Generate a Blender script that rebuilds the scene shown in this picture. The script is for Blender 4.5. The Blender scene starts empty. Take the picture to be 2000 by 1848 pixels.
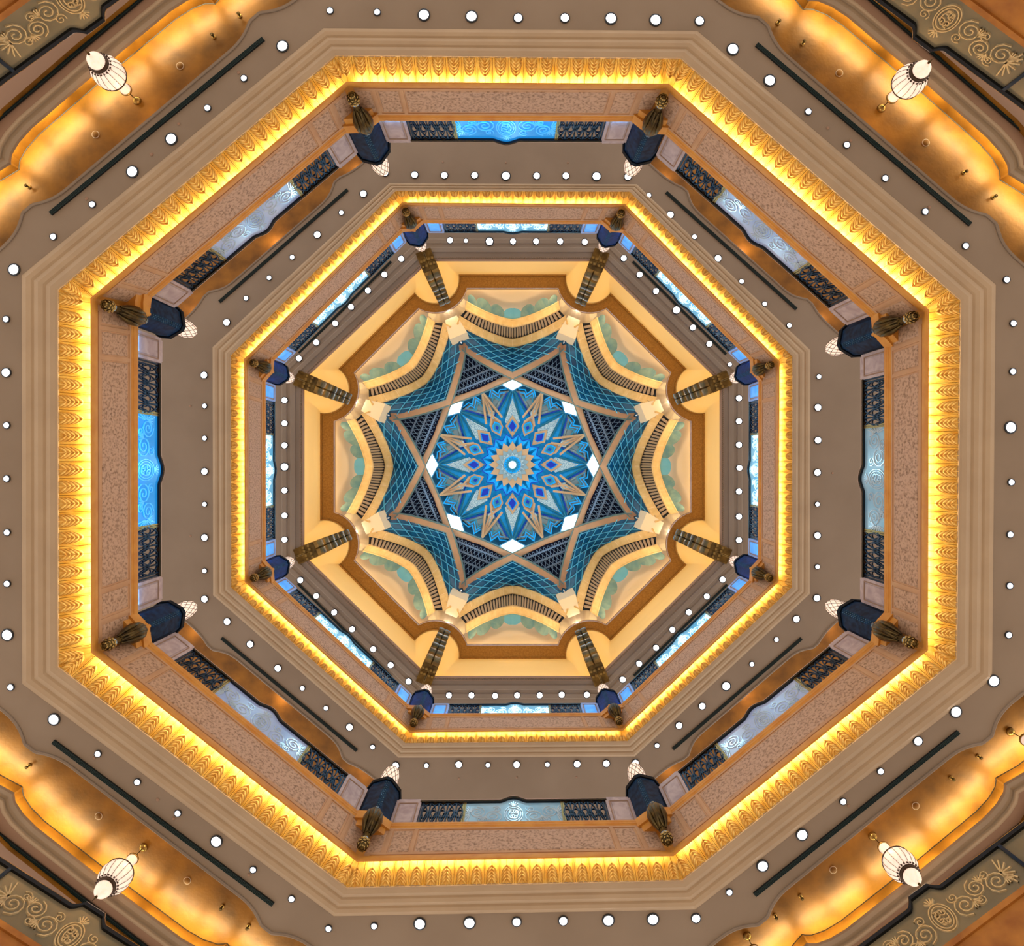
import bpy, math, random
from mathutils import Vector, Matrix
random.seed(7)
sc = bpy.context.scene
col = sc.collection

# ---------------------------------------------------------------- camera, world, exposure
F, CX, CY = 1200.0, 1000.0, 906.0          # focal length and zenith point in photo pixels (2000 x 1848)
cam = bpy.data.cameras.new('camera')
cam.sensor_fit = 'HORIZONTAL'; cam.sensor_width = 36.0
cam.lens = 36.0 * F / 2000.0
cam.shift_y = -18.0 / 2000.0
cam.clip_end = 300
camo = bpy.data.objects.new('camera', cam); col.objects.link(camo)
camo.rotation_euler = (math.pi, 0, 0)
sc.camera = camo

WORLD_COL, WORLD_STR = (1.0, 0.92, 0.85), 1.75
world = bpy.data.worlds.new('hall_ambience'); sc.world = world
world.use_nodes = True
bgn = world.node_tree.nodes['Background']
bgn.inputs[0].default_value = (*WORLD_COL, 1); bgn.inputs[1].default_value = WORLD_STR

sc.view_settings.view_transform = 'Standard'
try: sc.view_settings.look = 'None'
except Exception: pass
sc.view_settings.exposure = 0.0
sc.view_settings.gamma = 1.0
sc.view_settings.use_curve_mapping = False
sc.cycles.use_denoising = True
sc.cycles.use_adaptive_sampling = True; sc.cycles.adaptive_threshold = 0.03
sc.cycles.max_bounces = 5; sc.cycles.diffuse_bounces = 3; sc.cycles.glossy_bounces = 3
sc.cycles.sample_clamp_indirect = 4.0

# light levels (W) used by the lamp builders
P_FRIEZE = (78.0, 42.0)      # cove strips of lower and upper frieze, per side
P_COFFER = 27.0               # cove strip of a gold coffer
P_DRUM = 145.0                 # cove strip behind the top opening, per side
P_LEDGE = 110.0                # wash lights on the dome ledge, per side
P_SKY = 80.0                   # blue light through each skylight
P_LED = 60.0                    # blue LED strip at a balustrade
P_CROWN = 30.0                 # added blue fill strip brightening the crown, per rib
P_VAULT = 60.0                 # added blue fill wash brightening the dome, per side

# ---------------------------------------------------------------- helpers
def W(x, y, z): return Vector(((x - CX) * z / F, (y - CY) * z / F, z))
def lin(c):
    return tuple(((v / 255.0) / 12.92 if v / 255.0 <= 0.04045 else ((v / 255.0 + 0.055) / 1.055) ** 2.4) for v in c)

MATS = {}
def mat(name, rgb, rough=0.6, metal=0.0, rgb2=None, scale=4.0, detail=4.0, bump=0.0, bscale=None, emit=0.0, ecol=None,
        lo=0.35, hi=0.65, spec=0.5, voronoi=False, trans=0.0, dist=0.0):
    m = bpy.data.materials.new(name); m.use_nodes = True
    nt = m.node_tree; b = nt.nodes['Principled BSDF']
    b.inputs['Base Color'].default_value = (*lin(rgb), 1)
    b.inputs['Roughness'].default_value = rough; b.inputs['Metallic'].default_value = metal
    b.inputs['Specular IOR Level'].default_value = spec
    if trans: b.inputs['Transmission Weight'].default_value = trans
    tc = None
    if rgb2 or bump:
        tc = nt.nodes.new('ShaderNodeTexCoord')
        src = nt.nodes.new('ShaderNodeTexVoronoi' if voronoi else 'ShaderNodeTexNoise')
        src.inputs['Scale'].default_value = scale
        if not voronoi:
            src.inputs['Detail'].default_value = detail; src.inputs['Distortion'].default_value = dist
        gi = nt.nodes.new('ShaderNodeNewGeometry')
        nt.links.new(gi.outputs['Position'], src.inputs['Vector'])
        out = src.outputs[0]
        if rgb2:
            cr = nt.nodes.new('ShaderNodeValToRGB')
            cr.color_ramp.elements[0].position = lo; cr.color_ramp.elements[1].position = hi
            cr.color_ramp.elements[0].color = (*lin(rgb), 1); cr.color_ramp.elements[1].color = (*lin(rgb2), 1)
            nt.links.new(out, cr.inputs[0]); nt.links.new(cr.outputs[0], b.inputs['Base Color'])
        if bump:
            bs = nt.nodes.new('ShaderNodeTexNoise'); bs.inputs['Scale'].default_value = bscale or scale
            nt.links.new(gi.outputs['Position'], bs.inputs['Vector'])
            bn = nt.nodes.new('ShaderNodeBump'); bn.inputs['Strength'].default_value = bump; bn.inputs['Distance'].default_value = 0.02
            nt.links.new(bs.outputs[0], bn.inputs['Height']); nt.links.new(bn.outputs[0], b.inputs['Normal'])
    if emit:
        m.cycles.emission_sampling = 'NONE'
        b.inputs['Emission Color'].default_value = (*lin(ecol or rgb), 1); b.inputs['Emission Strength'].default_value = emit
    MATS[name] = m
    return m

mat('plaster', (146, 132, 119), 0.8, rgb2=(139, 125, 112), scale=0.6, spec=0.2)
mat('cream', (178, 158, 134), 0.75, rgb2=(171, 151, 128), scale=1.2, spec=0.2)
mat('cream_dark', (150, 122, 104), 0.75)
mat('ochre', (206, 146, 62), 0.5, rgb2=(194, 128, 46), scale=3.0)
mat('tanstone', (190, 148, 110), 0.6, rgb2=(180, 136, 98), scale=2.0)
mat('granite', (188, 152, 124), 0.55, rgb2=(128, 94, 66), scale=17.0, detail=7.0, lo=0.46, hi=0.68)
mat('gold_panel', (246, 208, 112), 0.45, 0.0, rgb2=(230, 178, 66), scale=5.0, spec=0.4)
mat('gold_leaf', (252, 214, 126), 0.36, 0.2, rgb2=(228, 176, 78), scale=9.0, lo=0.4, hi=0.7)
mat('gold_coffer', (158, 106, 30), 0.45, 0.2, rgb2=(98, 62, 14), scale=1.6, detail=9.0, lo=0.3, hi=0.75, bump=0.15, bscale=14)
mat('bronze', (96, 78, 38), 0.34, 0.75, rgb2=(58, 46, 26), scale=5.0)
mat('bronze_light', (170, 140, 80), 0.3, 0.8)
mat('bronze_mid', (132, 104, 52), 0.34, 0.75, rgb2=(86, 66, 34), scale=3.0)
mat('marble_bluelight', (150, 160, 196), 0.4, rgb2=(120, 136, 186), scale=3.0, detail=8.0, dist=1.0, emit=0.16, ecol=(70, 140, 235))  # blue light falling on the upper posts, painted in by colour and emission
mat('marble_bluelight_panel', (110, 170, 226), 0.35, rgb2=(70, 140, 220), scale=2.4, detail=6.0, dist=1.0, emit=0.5, ecol=(40, 150, 250))  # stronger painted-in blue light for the raised panels of the upper posts
mat('navy_lit', (12, 56, 112), 0.55, 0.0, rgb2=(6, 34, 78), scale=7.0, detail=6.0, spec=0.15)  # brighter copy of navy, blue light on the upper piers painted in
mat('bead_trim', (112, 92, 70), 0.6)
mat('silver', (150, 180, 205), 0.2, 0.6)
mat('navy', (16, 50, 84), 0.6, 0.0, rgb2=(8, 26, 50), scale=7.0, detail=6.0, spec=0.12)
mat('navy_dark', (6, 16, 28), 0.6, spec=0.1)
mat('bead', (120, 170, 200), 0.2, 0.8)
mat('marble', (186, 168, 170), 0.4, rgb2=(158, 138, 142), scale=3.0, detail=8.0, dist=1.0)
mat('iron', (18, 40, 66), 0.3, 0.6)
mat('rail', (14, 18, 24), 0.25, 0.3)
mat('rail_cap', (190, 160, 150), 0.25, 0.6)
mat('etched', (150, 180, 196), 0.2, 0.0, rgb2=(120, 156, 178), scale=1.5, emit=0.10, ecol=(120, 190, 235), spec=0.7)  # faint emission stands in for LED light on the glass
mat('etched_bluelit', (40, 130, 190), 0.2, 0.0, rgb2=(24, 108, 176), scale=1.5, emit=0.55, ecol=(20, 140, 230), spec=0.7)  # blue LED light put into the glass colour and emission
mat('etched_pale', (176, 184, 206), 0.2, 0.0, rgb2=(140, 156, 196), scale=1.2, emit=0.12, ecol=(150, 180, 235), spec=0.7)  # faint pale emission in place of LED light
mat('etched_whitelit', (150, 200, 220), 0.2, 0.0, rgb2=(90, 160, 200), scale=1.5, emit=0.34, ecol=(110, 195, 240), spec=0.7)  # whitish LED light put into the glass as emission
mat('etched_bronze', (122, 110, 84), 0.28, 0.0, rgb2=(98, 92, 74), scale=1.2, spec=0.7)
mat('scroll', (210, 226, 236), 0.12, 0.35)
mat('scroll_bluelit', (110, 200, 245), 0.15, 0.2, emit=0.35, ecol=(70, 180, 245))  # relief glows in place of blue LED light
mat('scroll_whitelit', (236, 246, 250), 0.15, 0.2, emit=0.7, ecol=(200, 235, 250))  # relief glows in place of white LED light
mat('scroll_bronze', (206, 186, 146), 0.18, 0.45)
mat('lamp', (255, 250, 245), 0.5, emit=14.0, ecol=(255, 246, 240))
mat('lamp_dim', (255, 250, 248), 0.5, emit=3.0, ecol=(246, 248, 255))
mat('chrome', (60, 66, 74), 0.15, 0.9)
mat('lantern_glass', (255, 236, 220), 0.4, rgb2=(240, 206, 184), scale=16.0, emit=0.62, ecol=(255, 226, 206))
mat('lantern_net', (70, 52, 40), 0.4, 0.5)
mat('white_trim', (214, 196, 180), 0.5)
mat('slot', (10, 16, 20), 0.5)
mat('slot_fin', (40, 62, 66), 0.4, 0.3)
mat('drum', (250, 214, 142), 0.7)
mat('soffit', (140, 98, 42), 0.7, rgb2=(122, 82, 32), scale=14.0, spec=0.2)
mat('tympanum', (250, 214, 160), 0.7)
mat('archstone', (240, 206, 146), 0.6, rgb2=(228, 190, 126), scale=2.5)
mat('flute', (190, 160, 124), 0.5)
mat('gap', (14, 16, 26), 0.7)
mat('capital', (244, 226, 196), 0.6)
mat('petal_glass', (128, 158, 148), 0.10, 0.0, rgb2=(100, 138, 140), scale=2.0, spec=0.9)
mat('petal_blue', (110, 178, 200), 0.12, 0.0, spec=0.9)
mat('rib', (174, 130, 96), 0.45, rgb2=(158, 118, 88), scale=1.0)
mat('rib_side', (96, 122, 124), 0.4)
mat('lattice', (92, 112, 140), 0.5)
mat('night', (4, 7, 34), 0.6, spec=0.1)
mat('pane_teal', (10, 84, 128), 0.22, 0.0, rgb2=(6, 58, 96), scale=1.2, spec=0.8)
mat('bar_teal', (84, 176, 220), 0.3, 0.2)
mat('sky_pane', (255, 255, 255), 0.4, emit=4.0, ecol=(214, 244, 255))
mat('sky_frame', (60, 130, 170), 0.4)
mat('i_cyan', (4, 146, 206), 0.55, rgb2=(2, 128, 194), scale=9.0, spec=0.2)
mat('i_teal', (4, 66, 92), 0.55, spec=0.2)
mat('i_mid', (40, 112, 132), 0.55, spec=0.2)
mat('i_grey', (118, 126, 126), 0.5, rgb2=(118, 130, 134), scale=4.0, spec=0.2)
mat('i_speck', (166, 168, 162), 0.5, rgb2=(60, 100, 122), scale=26.0, lo=0.48, hi=0.56)
mat('i_tan', (172, 126, 90), 0.55, spec=0.2)
mat('i_navy', (8, 34, 136), 0.5, spec=0.2)
mat('i_white', (220, 222, 240), 0.3)
mat('floor_marble', (214, 196, 172), 0.35, rgb2=(190, 166, 138), scale=0.7)
mat('carpet', (190, 168, 142), 0.9)
mat('wood', (176, 116, 46), 0.5, rgb2=(140, 84, 30), scale=2.0)

def data(name, V, Fc, m, smooth=False):
    me = bpy.data.meshes.new(name)
    me.from_pydata([tuple(v) for v in V], [], Fc)
    me.materials.append(MATS[m] if isinstance(m, str) else m)
    if smooth:
        me.polygons.foreach_set('use_smooth', [True] * len(me.polygons))
    me.update()
    return me
def inst(name, me, parent=None, mx=None):
    o = bpy.data.objects.new(name, me); col.objects.link(o)
    if parent: o.parent = parent
    if mx is not None: o.matrix_basis = mx
    return o
def mk(name, V, Fc, m, parent=None, smooth=False, mx=None): return inst(name, data(name, V, Fc, m, smooth), parent, mx)
def empty(name, mx=None):
    o = inst(name, None, None, mx); o.empty_display_size = 0.3; return o
def tag(o, label, cat, group=None, kind=None):
    o['label'] = label
    o['category'] = cat
    if group: o['group'] = group
    if kind: o['kind'] = kind
    return o

class MB:
    def __init__(s): s.V = []; s.F = []
    def add(s, V, Fc):
        n = len(s.V); s.V += [Vector(v) for v in V]; s.F += [tuple(i + n for i in f) for f in Fc]; return s
    def box(s, x0, x1, y0, y1, z0, z1, c=0.0):
        # box with optional chamfer on the +y (front) face
        V = [(x0, y0, z0), (x1, y0, z0), (x1, y0, z1), (x0, y0, z1), (x0, y1 - c, z0), (x1, y1 - c, z0), (x1, y1 - c, z1), (x0, y1 - c, z1)]
        Fc = [(0, 1, 2, 3), (0, 4, 5, 1), (1, 5, 6, 2), (2, 6, 7, 3), (3, 7, 4, 0)]
        if c:
            V += [(x0 + c, y1, z0 + c), (x1 - c, y1, z0 + c), (x1 - c, y1, z1 - c), (x0 + c, y1, z1 - c)]
            Fc += [(4, 8, 9, 5), (5, 9, 10, 6), (6, 10, 11, 7), (7, 11, 8, 4), (8, 11, 10, 9)]
        else: Fc += [(4, 7, 6, 5)]
        return s.add(V, Fc)
    def lathe(s, prof, n=16, c=(0, 0, 0), flute=0.0, nf=8, sx=1.0, sy=1.0):
        V = []; Fc = []
        for r, z in prof:
            for i in range(n):
                a = 2 * math.pi * i / n
                rr = r * (1 + flute * math.cos(nf * a))
                V.append((c[0] + sx * rr * math.cos(a), c[1] + sy * rr * math.sin(a), c[2] + z))
        for j in range(len(prof) - 1):
            for i in range(n):
                Fc.append((j * n + i, j * n + (i + 1) % n, (j + 1) * n + (i + 1) % n, (j + 1) * n + i))
        Fc.append(tuple(range(n - 1, -1, -1))); Fc.append(tuple((len(prof) - 1) * n + i for i in range(n)))
        return s.add(V, Fc)
    def tube(s, pts, r, n=5, closed=False):
        pts = [Vector(p) for p in pts]; m = len(pts); V = []; Fc = []
        for i, p in enumerate(pts):
            a = pts[(i - 1) % m] if (closed or i) else pts[0]
            b = pts[(i + 1) % m] if (closed or i < m - 1) else pts[-1]
            d = (b - a).normalized()
            u = d.cross(Vector((0.13, 0.31, 0.94))); u = u.normalized() if u.length > 1e-6 else Vector((1, 0, 0))
            v = d.cross(u)
            rr = r[i] if isinstance(r, (list, tuple)) else r
            for q in range(n):
                t = 2 * math.pi * q / n
                V.append(p + u * rr * math.cos(t) + v * rr * math.sin(t))
        for i in range(m if closed else m - 1):
            for q in range(n):
                i2 = (i + 1) % m
                Fc.append((i * n + q, i * n + (q + 1) % n, i2 * n + (q + 1) % n, i2 * n + q))
        return s.add(V, Fc)
    def ribbon(s, pts, w, d):
        # flat bar in the local xz plane, width w, from y=0 to y=d
        pts = [Vector((p[0], 0, p[1])) for p in pts]; m = len(pts); V = []; Fc = []
        for i, p in enumerate(pts):
            a = pts[max(i - 1, 0)]; b = pts[min(i + 1, m - 1)]
            t = (b - a).normalized(); nn = Vector((-t.z, 0, t.x)) * w / 2
            V += [p - nn, p + nn, p + nn * 0.6 + Vector((0, d, 0)), p - nn * 0.6 + Vector((0, d, 0))]
        for i in range(m - 1):
            for q in range(4):
                Fc.append((i * 4 + q, i * 4 + (q + 1) % 4, i * 4 + 4 + (q + 1) % 4, i * 4 + 4 + q))
        return s.add(V, Fc)
    def tmap(s, fn): s.V = [Vector(fn(v)) for v in s.V]; return s
    def data(s, name, m, smooth=False): return data(name, s.V, s.F, m, smooth)
    def obj(s, name, m, parent=None, smooth=False, mx=None): return mk(name, s.V, s.F, m, parent, smooth, mx)

def ring(px, z): return [W(x, y, z) for x, y in px]
def inward(a, b):
    d = (b - a); d.z = 0; d.normalize()
    n = Vector((-d.y, d.x, 0))
    return n if n.dot(-(a + b) * 0.5) > 0 else -n
def offset(poly, d):
    # inward offset of a closed horizontal polygon
    m = len(poly); L = []
    for i in range(m):
        a, b = poly[i], poly[(i + 1) % m]
        L.append((a + inward(a, b) * d, (b - a)))
    out = []
    for i in range(m):
        p, r = L[i - 1]; q, t = L[i]
        cr = r.x * t.y - r.y * t.x
        k = ((q.x - p.x) * t.y - (q.y - p.y) * t.x) / cr
        out.append(Vector((p.x + r.x * k, p.y + r.y * k, poly[i].z)))
    return out
def atz(poly, z): return [Vector((p.x, p.y, z)) for p in poly]
def lerp_ring(a, b, t): return [p.lerp(q, t) for p, q in zip(a, b)]
def loft(rings, closed=True):
    V = []; Fc = []; n = len(rings[0])
    for r in rings: V += r
    for j in range(len(rings) - 1):
        for i in range(n if closed else n - 1):
            Fc.append((j * n + i, j * n + (i + 1) % n, (j + 1) * n + (i + 1) % n, (j + 1) * n + i))
    return V, Fc
def dense(r, n=8):
    return [r[i].lerp(r[(i + 1) % len(r)], j / n) for i in range(len(r)) for j in range(n)]
def frame(p, x, z=Vector((0, 0, 1))):
    # matrix with x axis along x, z up, y = z cross x
    x = x.normalized(); y = z.cross(x).normalized(); z = x.cross(y)
    m = Matrix.Identity(4)
    for i in range(3): m[i][0], m[i][1], m[i][2], m[i][3] = x[i], y[i], z[i], p[i]
    return m
def area(name, p, direction, xdir, sx, sy, power, color, spread=180):
    l = bpy.data.lights.new(name, 'AREA'); l.shape = 'RECTANGLE'; l.size = sx; l.size_y = sy
    l.energy = power; l.color = color; l.spread = math.radians(spread)
    o = bpy.data.objects.new(name, l); col.objects.link(o)
    z = -direction.normalized(); x = (xdir - z * xdir.dot(z)).normalized(); y = z.cross(x)
    m = Matrix.Identity(4)
    for i in range(3): m[i][0], m[i][1], m[i][2], m[i][3] = x[i], y[i], z[i], p[i]
    o.matrix_world = m
    return o

SN = ["twelve o'clock", "half past one", "three o'clock", "half past four", "six o'clock", "half past seven", "nine o'clock", "half past ten"]
VN = ["eleven o'clock", "one o'clock", "two o'clock", "four o'clock", "five o'clock", "seven o'clock", "eight o'clock", "ten o'clock"]
ORD = ['first', 'second', 'third', 'fourth', 'fifth', 'sixth', 'seventh', 'eighth', 'ninth', 'tenth', 'eleventh', 'twelfth']
UP = Vector((0, 0, 1))

# ---------------------------------------------------------------- plan rings (vertex 0 = start of the twelve o'clock side, clockwise)
rA = [(632, 55), (1362, 60), (1945, 556), (1938, 1326), (1358, 1777), (652, 1790), (43, 1336), (42, 538)]
rB = [(655, 108), (1330, 113.5), (1877, 587), (1869, 1288), (1333, 1721), (677, 1735), (113, 1303), (113, 566)]
rC = [(678, 163), (1305, 167), (1811, 607), (1809, 1269), (1314, 1669), (698, 1680), (181, 1273), (180, 584)]
rD = [(705, 236), (1271, 238), (1727, 644), (1727, 1230), (1278, 1601), (728, 1607), (270, 1233), (270, 604)]
rE0 = [(760, 358), (1244, 360), (1583, 684), (1582, 1160), (1240, 1478), (778, 1480), (416, 1163), (415, 678)]
rE = [(773, 372.5), (1230, 374), (1548, 696), (1547, 1148), (1226, 1448), (791.5, 1452), (451, 1148), (450.5, 694)]
rF = [(786, 397.6), (1220, 401), (1520.5, 706.7), (1518.5, 1135.7), (1215.7, 1425), (801.5, 1429), (480, 1136), (479, 702.5)]
rG = [(804, 436.6), (1198, 438), (1481, 721), (1480, 1116), (1196, 1392), (816, 1393.6), (519.5, 1118), (519, 721)]
rH = [(838, 509), (1166, 509), (1407, 746), (1407, 1085), (1168, 1322), (836, 1322), (593, 1085), (593, 741)]
ZA, ZB, ZC, ZD = 13.4, 13.27, 13.45, 15.10
ZE0, ZE, ZF, ZG, ZH = 21.15, 21.04, 21.20, 22.95, 27.8

# ---------------------------------------------------------------- floor
mk('floor', [(-34, -34, -1.5), (34, -34, -1.5), (34, 34, -1.5), (-34, 34, -1.5)], [(0, 1, 2, 3)], 'floor_marble')
tag(bpy.data.objects['floor'], 'pale marble lobby floor far below the dome', 'floor', kind='structure')

# ---------------------------------------------------------------- ceiling mouldings
def moulding(name, rin, rout, z_out, z_in, label, steps=3):
    o = ring(rout, z_out); i = ring(rin, z_in)
    R = [atz(o, z_out + 0.02)]
    for s in range(steps):
        t0, t1 = s / steps, (s + 1) / steps
        dz = z_in - z_out
        def rr(t, z): return ring([(a[0] + (b[0] - a[0]) * t, a[1] + (b[1] - a[1]) * t) for a, b in zip(rout, rin)], z)
        z0 = z_out + dz * t0; z1 = z_out + dz * t1
        R += [rr(t0 + 0.01 / steps, z0), rr(t0 + 0.14 / steps, z1 + 0.02), rr(t0 + 0.35 / steps, z1 - 0.02), rr(t0 + 0.75 / steps, z1 - 0.02), rr(t0 + 0.99 / steps, z1)]
    R += [i, atz(offset(i, -0.06), z_in + 0.25)]
    V, Fc = loft(R)
    ob = mk(name, V, Fc, 'cream')
    tag(ob, label, 'moulding', kind='structure')
    return ob
moulding('trim_1', rB, rA, ZA, ZB, 'broad stepped cream moulding framing the lower octagonal opening')
moulding('trim_2', rE, rE0, ZE0, ZE, 'stepped cream moulding framing the upper octagonal opening')

# ---------------------------------------------------------------- gold frieze, fascia and slab of one gallery
def leaf_mesh(length):
    mb = MB(); hw = 0.36
    n = 5
    for sgn in (-1, 1):
        for i in range(n):
            y0 = length * (0.16 + 0.84 * (i + 1) / n)
            w = hw * (1 - 0.12 * (i / n) ** 2) * (1.0 if i < n - 1 else 0.92)
            th = length * 0.84 / n
            secs = []
            for q in range(6):
                t = q / 5.0
                x = sgn * (0.012 + w * t)
                y = y0 - th * (2.1 * t ** 1.15 - 0.55 * math.sin(math.pi * t) * t)
                hh = th * (0.34 + 0.42 * math.sin(math.pi * min(1, t * 0.9))) * (1 - 0.85 * t ** 5)
                secs.append(((x, y - hh, 0.0), (x, y - hh * 0.05, 0.060 * (0.45 + 0.55 * math.sin(math.pi * (0.15 + 0.75 * t)))), (x, y + hh * 0.8, 0.004)))
            V = [p for s3 in secs for p in s3]; Fc = []
            for q in range(5):
                a = q * 3
                Fc += [(a, a + 3, a + 4, a + 1), (a + 1, a + 4, a + 5, a + 2)]
            mb.add(V, Fc)
    mb.add([(-0.03, 0, 0), (0.03, 0, 0), (0, 0, 0.06), (-0.01, length, 0), (0.01, length, 0), (0, length, 0.03)], [(0, 3, 5, 2), (1, 2, 5, 4)])
    return mb.data('leaf', 'gold_leaf', True)
def panel_mesh():
    mb = MB()
    # two boards with a centre groove, double ribs at each side
    xs = [(-0.5, -0.05), (-0.485, 0.0), (-0.47, 0.022), (-0.44, 0.022), (-0.425, 0.004), (-0.41, 0.018), (-0.385, 0.018), (-0.37, 0.0), (-0.014, 0.0), (0, -0.03), (0.014, 0.0),
          (0.37, 0.0), (0.385, 0.018), (0.41, 0.018), (0.425, 0.004), (0.44, 0.022), (0.47, 0.022), (0.485, 0.0), (0.5, -0.05)]
    V = []; Fc = []
    for y in (0.0, 1.0):
        V += [(x, y, z) for x, z in xs]
    n = len(xs)
    for i in range(n - 1): Fc.append((i, i + 1, n + i + 1, n + i))
    return mb.add(V, Fc).data('frieze_panel', 'gold_panel')
PANEL = panel_mesh()

def gallery(level, rr, rl, rt, zr, zl, zt, leaf_len, ntrim, name_l, ptop, back):
    rim = ring(rr, zr); lip = ring(rl, zl); top = ring(rt, zt)
    lo = atz(offset(rim, -0.04), zr + 0.05); hi = atz(offset(lip, -back), zl + ptop)
    # frieze backing + panels
    V, Fc = loft([[p + UP * 0.04 for p in lo], [p + UP * 0.04 for p in hi], atz(offset(hi, back - 0.12), zl + ptop + 0.04)])
    fz = mk('trim_%d' % ntrim, V, Fc, 'gold_panel')
    tag(fz, 'glowing gold frieze of upright leaf panels below the %s' % name_l, 'frieze', kind='structure')
    leaf = leaf_mesh(leaf_len)
    N = 22
    for k in range(8):
        a, b, c, d = lo[k], lo[(k + 1) % 8], hi[k], hi[(k + 1) % 8]
        for i in range(N):
            u = (i + 0.5) / N
            p0 = a.lerp(b, u); p1 = c.lerp(d, u)
            x = (b - a).normalized(); wd = ((b - a).length) / N
            yv = p1 - p0; yv = yv - x * yv.dot(x); nrm = inward(a, b)
            h = yv.length; yv.normalize(); z = x.cross(yv)
            if z.dot(nrm) < 0: x = -x; z = -z
            m = Matrix.Identity(4)
            for q in range(3): m[q][0], m[q][1], m[q][2], m[q][3] = x[q] * wd, yv[q] * h, z[q], p0[q]
            po = inst('frieze_panel', PANEL, fz, m)
            inst('leaf', leaf, po)
    # fascia
    prof = [(0.22, -0.13), (0.10, -0.06), (0, -0.04), (0, 0), (0.035, 0.005), (0.05, -0.015), (0.085, -0.015), (0.10, -0.03), (0.14, -0.035), (0.16, -0.06), (0.86, -0.06), (0.88, -0.04), (0.91, -0.035),
            (0.92, -0.015), (0.955, -0.015), (0.965, 0), (1.0, 0), (1.0, -1.0)]
    V, Fc = loft([dense(offset(lerp_ring(lip, top, t), d), 12) for t, d in prof])
    fa = mk('trim_%d' % (ntrim + 1), V, Fc, 'ochre')
    tag(fa, 'ochre moulded fascia band with granite panels around the %s edge' % name_l, 'fascia', kind='structure')
    for k in range(8):
        def P(u, t, n):
            a = lip[k].lerp(top[k], t); b = lip[(k + 1) % 8].lerp(top[(k + 1) % 8], t)
            return a.lerp(b, u) + inward(a, b) * n
        def block(nm, m, u0, u1, t0, t1, n0, n1, cu=0.0, ct=0.0):
            V = []; Fc = []; q = max(1, round((u1 - u0) * 12)); ua, ub = u0 + cu, u1 - cu
            for i in range(q + 1):
                f = i / q; u = u0 + (u1 - u0) * f; v = ua + (ub - ua) * f
                V += [P(u, t0, n0), P(v, t0 + ct, n1), P(v, t1 - ct, n1), P(u, t1, n0)]
            for i in range(q):
                for j in range(3): Fc.append((4 * i + j, 4 * i + j + 1, 4 * i + 5 + j, 4 * i + 4 + j))
            Fc += [(0, 3, 2, 1), (4 * q, 4 * q + 1, 4 * q + 2, 4 * q + 3)]
            mk(nm, V, Fc, m, fa)
        block('field_board', 'tanstone', 0.012, 0.988, 0.155, 0.865, -0.07, -0.052)
        for u0, u1 in ((0.014, 0.062), (0.086, 0.152), (0.172, 0.828), (0.848, 0.914), (0.938, 0.986)):
            block('stone_panel', 'granite', u0, u1, 0.23, 0.80, -0.06, -0.038, 0.002, 0.015)
        for u0 in (0.066, 0.155, 0.831, 0.917):
            block('stile', 'tanstone', u0, u0 + 0.014, 0.20, 0.825, -0.06, -0.034, 0.001, 0.0)
        block('rail_strip', 'tanstone', 0.03, 0.97, 0.16, 0.20, -0.06, -0.032)
        block('rail_strip', 'tanstone', 0.03, 0.97, 0.825, 0.86, -0.06, -0.032)
    # cove strip lamps hidden behind the lip
    for k in range(8):
        a, b = lip[k], lip[(k + 1) % 8]; n = inward(a, b)
        p = (a + b) / 2 - n * 0.085 + UP * 0.19
        area('cove_strip_light', p, (-n + UP * 0.35), b - a, (b - a).length * 0.97, 0.05, P_FRIEZE[level - 1], (1.0, 0.80, 0.38))
    # slab
    V, Fc = loft([atz(offset(top, -0.3), zt - 0.02), atz(offset(top, -6.5), zt - 0.02)])
    s = mk('floor', V, Fc, 'carpet')
    tag(s, 'carpeted walkway floor of the %s' % name_l, 'floor', kind='structure')
    return rim, lip, top
rim1, lip1, top1 = gallery(1, rB, rC, rD, ZB, ZC, ZD, 0.63, 3, 'lower gallery', 0.34, 0.13)
rim2, lip2, top2 = gallery(2, rE, rF, rG, ZE, ZF, ZG, 0.47, 5, 'upper gallery', 0.30, 0.13)

# ---------------------------------------------------------------- ceilings and gold coffers
def pxoff(r, n):
    v = [Vector((x - 1000, y - 915, 0)) for x, y in r]
    return [(p.x + 1000, p.y + 915) for p in offset(v, -n)]
def QP(r, k, f, n, z):
    # point at fraction f of side k of plan ring r moved outward by n
    o = pxoff(r, n); a = o[k]; b = o[(k + 1) % 8]
    return W(a[0] + (b[0] - a[0]) * f, a[1] + (b[1] - a[1]) * f, z)
def scallop(f, n0, amp, lobe, gc, wc, wm):
    g = min(f, 1 - f)
    if g >= gc + wc:
        x = min(1.0, (g - gc - wc) / wm); return n0 + amp * (1 - x) ** 2.6
    if g >= gc - wc: return n0 + amp
    x = min(1.0, (gc - wc - g) / (wm * 1.2)); return n0 + lobe + (amp - lobe) * (1 - x) ** 2.2
FS = sorted(set([i / 48 for i in range(49)] + [0.125 + i * 0.008 for i in range(16)] + [0.875 - i * 0.008 for i in range(16)]))

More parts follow.
